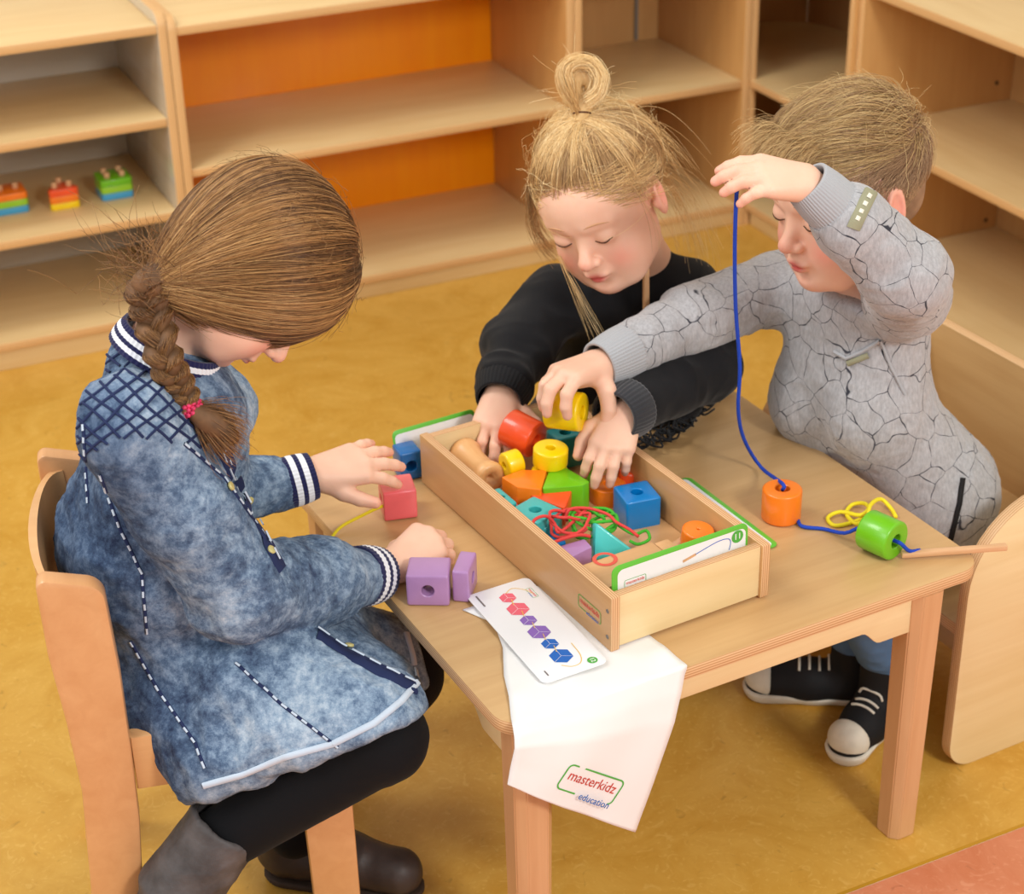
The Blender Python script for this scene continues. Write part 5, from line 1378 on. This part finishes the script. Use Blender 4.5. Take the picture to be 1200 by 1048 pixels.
# ================================================================== the girl in black, behind the table
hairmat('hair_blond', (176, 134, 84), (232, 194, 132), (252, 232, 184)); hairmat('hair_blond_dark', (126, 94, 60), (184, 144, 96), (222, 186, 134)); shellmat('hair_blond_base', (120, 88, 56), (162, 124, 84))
UPZ = Vector((0, 0, 1))
def girl2():
    root = person_root('small girl in black with a blond topknot, both hands in the bead tray', tuple(at(720, 560, 2.55)))
    J = {k: at(*q) for k, q in dict(nb=(752, 312, 2.435), shA=(650, 352, 2.44), shB=(806, 345, 2.41), elA=(608, 405, 2.37), wrA=(588, 462, 2.26), elB=(822, 428, 2.29), wrB=(731, 482, 2.135), ch=(730, 400, 2.47)).items()}
    hp = TM @ Vector((.56, .775, .27)); ch = J['ch']
    HM = headframe(705, 234, 2.34, (-.35, -.70, .61), (-.404, .675, .618), 1.09)
    B = Blob(); add_head(B, HM, fat=1.05, neck=J['nb'])
    B.cap(J['nb'], ch, .040, .05, .02); B.cap(ch, hp, .05, .06, .02); B.cap(J['shA'], J['shB'], .028, .028, .02)
    B.cap(J['shA'], J['elA'], .030, .026); B.cap(J['elA'], J['wrA'], .026, .018); B.cap(J['shB'], J['elB'], .030, .026); B.cap(J['elB'], J['wrB'], .026, .018)
    xA = (at(571, 526, 2.175)-J['wrA']).normalized(); nA = camv(0, .70, .72)
    tA = hand(B, J['wrA'], xA, nA, 1, 1.12, [(22, 28, 15), (18, 24, 14), (30, 34, 20), (30, 30, 20)], (6, 2, -10, -34), [(.006, .010, -.004), (.018, .032, -.010), (.026, .048, -.016), (.040, .058, -.022)])
    xB = (at(706, 560, 2.058)-J['wrB']).normalized(); nB = camv(.05, .55, .83)
    tB = hand(B, J['wrB'], xB, nB, -1, 1.10, [(22, 30, 15), (16, 26, 14), (18, 26, 14), (30, 34, 20)], (7, 2, -4, -9), [(.010, .012, -.004), (.028, .032, -.010), (.046, .038, -.018), (.062, .038, -.024)])
    V, Q = B.build(.0022); V = smoothV(V, Q, 1, .4)
    bl, lp = head_attrs(V, HM); bl = np.clip(bl+tip_attr(V, tA+tB), 0, 1)
    child('body', V, Q, 'skin', root, {'blush': bl, 'lip': lp}); tree = bvh_of(V, Q)
    face_details(HM, tree, root)
    D = Blob(); sd_ = (J['shB']-J['shA']).normalized()
    for o in (-.035, .035): D.chain([ch+sd_*o+UPZ*.03, ch+sd_*o-UPZ*.06, hp+sd_*o], [.062, .066, .078], .03)
    D.cap(J['shA']+sd_*.012, J['shB']-sd_*.012, .046, .046, .03); D.cap(J['nb']-UPZ*.012, ch, .048, .06, .03)
    dA = (J['wrA']-J['elA']).normalized(); dB = (J['wrB']-J['elB']).normalized(); cA = J['wrA']+dA*.004; cB = J['wrB']+dB*.010
    D.chain([J['shA'], J['elA'], cA-dA*.03], [.048, .047, .040], .02); D.chain([J['shB'], J['elB'], cB-dB*.03], [.048, .048, .038], .02)
    D.slab_cut(cA-dA*.020, dA, J['wrA'], .06); D.slab_cut(cB-dB*.020, dB, J['wrB'], .06)
    D.slab_cut(J['nb']+UPZ*.020, (UPZ+(HM.translation-J['nb']).normalized()*.6), J['nb'], .10, .008)
    V, Q = D.build(.0032)
    V = folds(V, Q, [(.0060, .028, dA.cross(UPZ), 3, (J['elA']+J['wrA'])/2, .12), (.0060, .032, dB.cross(UPZ), 3, J['elB'], .12), (.0050, .05, UPZ, 3, None, 1)], 2)
    child('sweater', V, Q, 'black_cotton', root)
    rib_cuff('cuff', cA-dA*.026, cA+dA*.012, .041, .0335, ['black_cotton'], lambda t: 0, root, 40)
    rib_cuff('cuff', cB-dB*.028, cB+dB*.014, .0400, .0350, ['charcoal_cotton'], lambda t: 0, root, 40)
    Lg = Blob()
    for v_ in (.50, .63): Lg.chain([TM @ Vector((v_, .78, .25)), TM @ Vector((v_-.01, .56, .25)), TM @ Vector((v_-.01, .57, .06)), TM @ Vector((v_-.01, .49, .035))], [.055, .042, .033, .028], .012)
    V, Q = Lg.build(.005); child('leggings', V, Q, 'legging', root)
    # black lace hanging below her left sleeve onto the table
    rnd = random.Random(4); Ls = []
    pth = [(738, 512), (752, 524), (772, 520), (792, 508), (806, 496), (822, 482), (836, 462), (848, 444), (850, 430)]
    k = 0
    for i in range(len(pth)-1):
        for j in range(5):
            t = j/5; x = pth[i][0]*(1-t)+pth[i+1][0]*t; y = pth[i][1]*(1-t)+pth[i+1][1]*t; r = 6+rnd.random()*5; z = TOP+.010+rnd.random()*.02
            c = [(x+rnd.uniform(-5, 5)+r*math.cos(q*1.05), y-6+rnd.uniform(-5, 4)+r*.8*math.sin(q*1.05)) for q in range(7)]
            Ls += [tube('l', [atz(a, b, z) for a, b in c], .0016, 5, 3)]
    bm = bmesh.new()
    for me in Ls: bm.from_mesh(me); bpy.data.meshes.remove(me)
    me = bpy.data.meshes.new('lace_trim'); bm.to_mesh(me); bm.free(); tag(link('lace_trim', me, 'black_cotton', root, root.matrix_world.inverted()), kind='stuff')
    sk = Blob(); sk.chain([at(760, 490, 2.33), at(800, 474, 2.32), at(832, 448, 2.34)], [.018, .020, .016], .02)
    V, Q = sk.build(.004); V = folds(V, Q, [(.004, .02, camv(.5, 1, 0), 2.5, None, 1)], 1); child('skirt_ruffle', V, Q, 'black_cotton', root)
    # hair
    s = HM.to_scale().x; ax = [HM.to_3x3().col[i].normalized() for i in range(3)]
    Hb = Blob()
    def E(c, r, k=.012, op=1): Hb.ell(HM @ Vector(c), ax, [q*s for q in r], k*s, op)
    E((0, -.018, .030), (.0755, .092, .081)); E((0, -.055, -.02), (.055, .045, .045))
    E((0, .124, -.040), (.088, .088, .086), .010, -1)
    for q in (-1, 1): E((q*.082, .002, -.012), (.020, .038, .040), .006, -1)
    V, Q = Hb.build(.003); child('hair', V, Q, 'hair_blond_base', root); ht = bvh_of(V, Q)
    r = sight(ht, 682, 142, 0); HMi = HM.inverted(); Gw = r[0] if r else HM @ Vector((0, -.01, .11)); Gl = np.array(HMi @ Gw)
    c0 = np.array((0, -.016, .028)); rad = np.array((.0775, .094, .083)); Gd = (Gl-c0)/rad
    rnd = np.random.default_rng(8)
    def ok(p):
        x, y, z = p
        j = rnd.normal(0, .004)
        hz = z+j-(.036-.30*max(0, abs(x)-.035))
        if y > .050-.02*abs(x)/.07 and (hz < 0 or rnd.random() > .05+hz/.030): return False
        if z < (.012 if y > .012 else .022) and y > -.030: return False
        return z > -.060 and (z > -.02 or y < -.05)
    A_, B_ = [], []
    for d in scalp_roots(rnd, 11000, ok, rad, c0):
        cl = float(vnoise((d*5+7)[None])[0]); c2 = float(vnoise((d*12+3)[None])[0])
        lf = rnd.uniform(-.012, .02)+.02*cl; g = Gd+rnd.normal(0, .045, 3)
        P = slerp_strand(d, g, rad, c0, 14, lambda t: (lf+(.05+.03*cl)*np.sin(PI*t))*np.minimum(1, .25+t*3)+.02*t**4, 1.0, .004, rnd)
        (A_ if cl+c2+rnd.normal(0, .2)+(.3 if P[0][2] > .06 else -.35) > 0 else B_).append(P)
    for d in scalp_roots(rnd, 380, ok, rad, c0):
        g = Gd+rnd.normal(0, .9, 3); e = rnd.uniform(.06, .30)
        A_.append(slerp_strand(d, g, rad, c0, 12, lambda t: e*t**1.5, rnd.uniform(.2, .6), .03, rnd))
    for sgn, cnt in ((-1, 150), (1, 90)):               # wisps swept back over the temples
        for _ in range(cnt):
            a = np.array((sgn*rnd.uniform(.004, .060), .075, rnd.uniform(.038, .085))); b = np.array((sgn*.078, -.040+rnd.normal(0, .015), .018+rnd.normal(0, .020)))
            (A_ if rnd.random() < .5 else B_).append(slerp_strand((a-c0)/rad, (b-c0)/rad, rad, c0, 12, lambda t: .02+.03*np.sin(PI*t), 1.0, .006, rnd))
    def loose(a, b, n, sp, mid=(0, 0, 0), arr=A_):
        a = np.array(a); b = np.array(b); t = np.linspace(0, 1, 12)[:, None]
        for _ in range(n): arr.append(a+rnd.normal(0, sp*.6, 3)+(b-a+rnd.normal(0, sp, 3))*t+np.array(mid)*4*t*(1-t)*(1+rnd.normal(0, .2))+np.cumsum(np.cumsum(rnd.normal(0, .0002, (12, 3)), 0), 0))
    loc = lambda px, py, Y: tuple(HMi @ at(px, py, Y))
    for q in (-1, 1): loose((q*.070, .030, .050), (q*.078, .035, -.055), 70 if q > 0 else 5, .005, (q*.010, .006, 0), B_)
    loose(loc(655, 300, 2.29), loc(704, 400, 2.27), 14, .003, (0, .0, 0), A_)
    loose(loc(770, 200, 2.40), loc(822, 290, 2.42), 60, .016, (.0, -.02, .0), A_)
    loose(loc(735, 150, 2.38), loc(800, 200, 2.42), 60, .014, (.0, -.01, .02), A_)
    loose((-.074, .02, .012), (-.070, -.06, -.035), 6, .003, (-.006, 0, 0), A_)
    W = to_world(HM, A_)
    # topknot
    hc = Gw; R_ = np.array(CR); U2 = np.array(CU); F_ = np.array(CF)
    ppm = 870.; base = np.array(hc); g0 = np.array((682., 140.))
    lp_ = [(682, 142), (676, 126), (664, 104), (660, 84), (674, 72), (694, 74), (706, 92), (702, 112), (688, 124)]
    for _ in range(1300):
        o = rnd.normal(0, 1, 2); k = rnd.uniform(.55, 1.12); dz = rnd.normal(0, .011); L0 = rnd.integers(6, 10)
        P = []
        cx, cy = 683, 97
        for i, (x, y) in enumerate(lp_[:L0]):
            kk = 1 if i < 2 else k; sp = 2.2 if i < 2 else 3.0
            X = (cx+(x-cx)*kk if i > 1 else x)+o[0]*sp; Y2 = (cy+(y-cy)*kk if i > 1 else y)+o[1]*sp*.6
            P.append(Vector(base+R_*(X-g0[0])/ppm-U2*(Y2-g0[1])/ppm+F_*(dz*min(1, i/2)-.004*i*.3)))
        W.append(np.array([tuple(p) for p in catmull(P, 3)]))
    for _ in range(40):
        a = rnd.uniform(0, 2*PI); st = base+U2*.04; L0 = rnd.uniform(.02, .05); dr = R_*math.cos(a)+U2*math.sin(a)*.9
        t = np.linspace(0, 1, 8)[:, None]; W.append(st+R_*rnd.normal(0, .012)+dr*(.022+t*L0)+np.cumsum(np.cumsum(rnd.normal(0, .0006, (8, 3)), 0), 0))
    hair_obj('hair_strands', W, 'hair_blond', root, .00028, .00014); hair_obj('hair_dark_strands', to_world(HM, B_), 'hair_blond_dark', root, .00028, .00014)  # second set is darker blond hair, mostly rooted lower on the head
    kn = Blob(); kn.cap(Gw, Gw+CU*.018, .009, .011, .01); kn.cap(Gw+CU*.030-CR*.016, Gw+CU*.070-CR*.010, .010, .013, .01); kn.cap(Gw+CU*.070-CR*.008, Gw+CU*.060+CR*.014, .013, .010, .01); kn.cap(Gw+CU*.060+CR*.016, Gw+CU*.030+CR*.012, .010, .008, .01); kn.cap(Gw+CU*.016, Gw+CU*.035-CR*.012, .010, .010, .01)
    shellmat('topknot_base', (196, 158, 104), (226, 192, 136)); V, Q = kn.build(.003); child('topknot', V, Q, 'topknot_base', root)
    link('hair_tie', tube('hair_tie', [Gw+CU*.010+(CR*math.cos(a)-CF*math.sin(a))*.0115 for a in [2*PI*i/16 for i in range(17)]], .0014, 6, 1), 'lash', root, root.matrix_world.inverted())
girl2()
# ================================================================== the boy
hairmat('hair_boy', (104, 76, 54), (154, 120, 88), (190, 154, 114)); hairmat('hair_boy_top', (120, 90, 58), (184, 148, 96), (230, 202, 146)); shellmat('hair_boy_base', (132, 100, 74), (158, 124, 94))
def boy():
    root = person_root('boy in a grey crackle-print sweatshirt holding up a blue lace', tuple(at(1060, 620, 2.27)))
    J = {k: at(*q) for k, q in dict(nb=(1000, 335, 2.26), shR=(915, 335, 2.36), shL=(1062, 345, 2.17), elR=(812, 372, 2.28), wrR=(702, 428, 2.165), elL=(1062, 322, 2.055), wrL=(946, 214, 2.04), ch=(1002, 425, 2.27)).items()}
    hp = TM @ Vector((.835, .31, .30)); ch = J['ch']
    HM = headframe(991, 225, 2.215, (-.83, -.42, .36), (-.16, .85, .46), 1.14)
    B = Blob(); add_head(B, HM, fat=1.03, neck=J['nb'])
    B.cap(J['nb'], ch, .040, .06, .02); B.cap(ch, hp, .06, .07, .02); B.cap(J['shR'], J['shL'], .03, .03, .02)
    for a, b, c in (('shR', 'elR', 'wrR'), ('shL', 'elL', 'wrL')): B.cap(J[a], J[b], .032, .028); B.cap(J[b], J[c], .028, .019)
    xR = (at(640, 446, 2.11)-J['wrR']).normalized(); nR = camv(-.30, .80, .52)
    tR = hand(B, J['wrR'], xR, nR, 1, 1.22, [(38, 42, 22), (28, 40, 22), (30, 42, 24), (38, 44, 24)], (12, 0, -5, -12), [(.008, .010, -.006), (.012, .026, -.020), (.013, .030, -.040), (.016, .028, -.058)])
    xL = (at(850, 200, 2.02)-J['wrL']).normalized(); nL = camv(.10, .62, .78)
    tL = hand(B, J['wrL'], xL, nL, -1, 1.13, [(14, 22, 12), (16, 24, 14), (18, 26, 14), (24, 28, 16)], (1, 0, -1, -2), [(.010, .012, -.008), (.030, .020, -.020), (.050, .016, -.024), (.068, .010, -.022)])
    V, Q = B.build(.0022); V = smoothV(V, Q, 1, .4)
    bl, lp = head_attrs(V, HM); bl = np.clip(bl*1.15+tip_attr(V, tR+tL), 0, 1)
    child('body', V, Q, 'skin', root, {'blush': bl, 'lip': lp}); tree = bvh_of(V, Q)
    face_details(HM, tree, root)
    D = Blob(); sd_ = TM.to_3x3() @ Vector((0, 1, 0))
    lat = (J['shR']-J['shL']).normalized()
    for o in (-.045, .045): D.chain([ch+lat*o+UPZ*.05, ch+lat*o*1.1-UPZ*.06, hp+lat*o*1.1+UPZ*.03, hp+lat*o*1.1-UPZ*.03], [.064, .072, .078, .076], .03)
    D.cap(J['shL']-UPZ*.005, J['shR']-UPZ*.01, .050, .046, .03); D.cap(J['nb']-UPZ*.014, ch, .050, .065, .03)
    dR = (J['wrR']-J['elR']).normalized(); dL = (J['wrL']-J['elL']).normalized(); cR = J['wrR']-dR*.010; cL = J['wrL']-dL*.006
    D.chain([J['shL'], J['elL'], J['elL'].lerp(cL, .6), cL-dL*.045], [.056, .050, .042, .034], .02)
    D.chain([J['shR'], J['elR'], cR-dR*.045], [.050, .043, .036], .02)
    D.slab_cut(cL-dL*.038, dL, J['wrL'], .07); D.slab_cut(cR-dR*.034, dR, J['wrR'], .07)
    D.slab_cut(J['nb']+UPZ*.014, (UPZ+(HM.translation-J['nb']).normalized()*.5), J['nb'], .10, .008)
    V, Q = D.build(.0032)
    V = folds(V, Q, [(.0060, .036, dL.cross(UPZ), 3, J['elL'], .11), (.0050, .03, dR.cross(UPZ), 3, J['elR'], .12), (.0085, .05, UPZ+CR*.2, 3.5, ch-UPZ*.12, .20), (.0012, .014, UPZ, 1.3, None, 1)], 2)
    child('sweatshirt', V, Q, 'crackle_knit', root); dt = bvh_of(V, Q)
    rib_cuff('cuff', cL-dL*.046, cL+dL*.006, .0345, .0290, ['grey_rib'], lambda t: 0, root, 52)
    rib_cuff('cuff', cR-dR*.044, cR+dR*.010, .0370, .0315, ['grey_rib'], lambda t: 0, root, 48)
    nn = (UPZ+(HM.translation-J['nb']).normalized()*.5).normalized(); nc = J['nb']+UPZ*.006
    rib_cuff('collar', nc-nn*.010, nc+nn*.010, .054, .049, ['grey_rib'], lambda t: 0, root, 60)
    S = lambda pts, off=.0012, step=6: surf_path(dt, pts, off, step)
    ribbon('sleeve_badge', S([(1021, 224), (1010, 246), (1000, 268)]), .017, 'label_khaki', root, .0012)
    rb = S([(1019, 229), (1010, 246), (1002, 262)], .0026, 4)
    tag(ribbons('badge_lettering', dashes(rb, 1, 1), .0060, 'rubber_white', root, .0005), kind='stuff')
    ribbon('pocket_edge', S([(978, 412), (992, 420), (1010, 412), (1032, 398)], .002), .0050, 'grey_rib', root, .0018)
    ribbon('pocket_edge', S([(1032, 398), (1044, 430), (1060, 462)], .002), .0040, 'grey_rib', root, .0014)
    ribbon('pocket_label', S([(994, 426), (1019, 416)], .003, 4), .008, 'label_khaki', root, .001)
    ribbon('zip', S([(1128, 560), (1124, 590), (1114, 632)], .002), .008, 'shoe_black', root, .0012)
    # jeans and shoes
    aN = atz(1034, 800, .078); aF = atz(1000, 776, .070); kN = TM @ Vector((.665, .215, .262)); kF = TM @ Vector((.665, .36, .262))
    P = Blob(); P.chain([hp+lat*-.04-UPZ*.02, kN, aN+UPZ*.045], [.066, .046, .035], .015); P.chain([hp+lat*.05-UPZ*.02, kF, aF+UPZ*.045], [.066, .046, .035], .015)
    V, Q = P.build(.004); V = folds(V, Q, [(.003, .02, sd_, 3, None, 1)], 1); child('jeans', V, Q, 'jeans', root)
    for a, t_, lab in ((aN, atz(994, 872, .022), 'near'), (aF, atz(896, 800, .022), 'far')):
        h_ = Vector((a.x, a.y, .03)); h_ = h_+(h_-t_).normalized()*.018; t2 = t_
        Sh = Blob(); Sh.chain([h_+UPZ*.004, h_.lerp(t2, .55)+UPZ*.006, t2+UPZ*.004], [.030, .031, .029], .02); Sh.flat(a+UPZ*.045, Vector((a.x, a.y, .03)), .034, .033, .02)
        Sh.slab_cut(Vector((0, 0, .014)), Vector((0, 0, -1)), h_.lerp(t2, .5), .2, .002)
        V, Q = Sh.build(.003); child('shoe', V, Q, 'shoe_black', root); st_ = bvh_of(V, Q)
        So = Blob(); So.chain([h_, h_.lerp(t2, .5), t2], [.0335, .0315, .0335], .01); So.slab_cut(Vector((0, 0, .020)), Vector((0, 0, 1)), h_.lerp(t2, .5), .2, .003); So.slab_cut(Vector((0, 0, .001)), Vector((0, 0, -1)), h_.lerp(t2, .5), .2, .003)
        V, Q = So.build(.003); child('shoe_sole', V, Q, 'rubber_white', root)
        d_ = (t2-h_).normalized()
        Cp = Blob(); Cp.ell(t2+UPZ*.010-d_*.002, [d_, d_.cross(UPZ), UPZ], [.032, .031, .029], .004); Cp.slab_cut(Vector((0, 0, .017)), Vector((0, 0, -1)), t2, .1, .002); Cp.slab_cut(t2-d_*.010, -d_, t2, .1, .003)
        V, Q = Cp.build(.003); child('toe_cap', V, Q, 'rubber_white', root)
        sdv = d_.cross(UPZ)
        for k in range(4):
            c_ = h_.lerp(t2, .66-.10*k); pts = []
            for m_ in range(7):
                q_ = c_+sdv*(m_-3)*.0060; h2 = st_.ray_cast(Vector((q_.x, q_.y, .30)), Vector((0, 0, -1)))
                if h2[0] and h2[0].z < .11: pts.append(h2[0]+h2[1]*.0012)
            if len(pts) > 3: link('shoelace', tube('shoelace', pts, .0020, 6, 3), 'rubber_white', root, root.matrix_world.inverted())
    # hair
    s = HM.to_scale().x; ax = [HM.to_3x3().col[i].normalized() for i in range(3)]; HMi = HM.inverted()
    Hb = Blob()
    def E(c, r, k=.012, op=1): Hb.ell(HM @ Vector(c), ax, [q*s for q in r], k*s, op)
    E((0, -.015, .029), (.0740, .0905, .0790)); E((0, -.050, -.015), (.054, .045, .048))
    E((0, .118, -.036), (.095, .078, .086), .010, -1)
    for q in (-1, 1): E((q*.080, .004, -.022), (.018, .030, .032), .006, -1)
    V, Q = Hb.build(.003); child('hair', V, Q, 'hair_boy_base', root); ht = bvh_of(V, Q)
    c0 = np.array((0, -.014, .028)); rad = np.array((.0735, .0900, .0780)); rnd = np.random.default_rng(12)
    def ok(p):
        x, y, z = p
        if y > .046 and z < .058-.3*max(0, abs(x)-.04): return False
        if z < .012 and y > -.03: return False
        return z > -.050 and (z > -.02 or y < -.04)
    W0 = np.array((-.020, -.062, .080)); W0 = (W0-c0)/rad          # crown whorl
    A_, B_ = [], []
    F0 = np.array((.45, 1.0, .45))
    for d in scalp_roots(rnd, 14000, ok, rad, c0):
        p = c0+d*rad; cl = float(vnoise((d*6+7)[None])[0])
        top = 1/(1+math.exp(-(p[2]-.062+.25*max(0, -p[0]-.02))/.010))*(1 if p[1] > -.085 else .4)
        away = d-W0*.9; tgt = d+away*.6+np.array((0, .0, -.35*(1-top)))
        tgt = tgt*(1-.75*top)+ (F0/np.linalg.norm(F0))*1.4*top*(1 if p[1] > -.055 else .2)
        ang = math.acos(max(-1, min(1, float(d@tgt/np.linalg.norm(tgt)))))+1e-3
        L0 = (.014+.040*top*(1+.5*cl)+rnd.uniform(0, .010)); frac = min(.98, L0/.08/ang)
        lf = .01+.03*top; e = (.03+.36*top*(.55+.6*cl+rnd.uniform(-.2, .35)))
        P = slerp_strand(d+rnd.normal(0, .003, 3), tgt+rnd.normal(0, .10, 3), rad, c0, 9, lambda t: lf*np.minimum(1, t*4)+e*np.sin(t*2.2)*.55, frac, .006, rnd)
        (A_ if top > .5 and rnd.random() < .72 else B_).append(P)
    for d in scalp_roots(rnd, 240, lambda p: ok(p) and p[2] > .07, rad, c0):
        tgt = F0*rnd.uniform(.2, 1)+rnd.normal(0, .6, 3); e = rnd.uniform(.15, .5)
        A_.append(slerp_strand(d, tgt, rad, c0, 9, lambda t: e*t**1.3, rnd.uniform(.25, .5), .02, rnd))
    for _ in range(700):                                           # fringe sticking out over the forehead
        x = rnd.uniform(-.045, .058); a = np.array((x, .060-abs(x)*.35+rnd.normal(0, .006), .078+rnd.normal(0, .006))); k = rnd.uniform(.6, 1.15)
        b = a+np.array((.012+.2*x, .036, -.004+rnd.normal(0, .012)))*k+rnd.normal(0, .004, 3); t = np.linspace(0, 1, 9)[:, None]
        A_.append(a+(b-a)*t+np.array((0, 0, .010))*4*t*(1-t)*k)
    hair_obj('hair_strands', to_world(HM, A_), 'hair_boy_top', root, .00029, .00012); hair_obj('hair_short_strands', to_world(HM, B_), 'hair_boy', root, .00026, .00012)
boy()
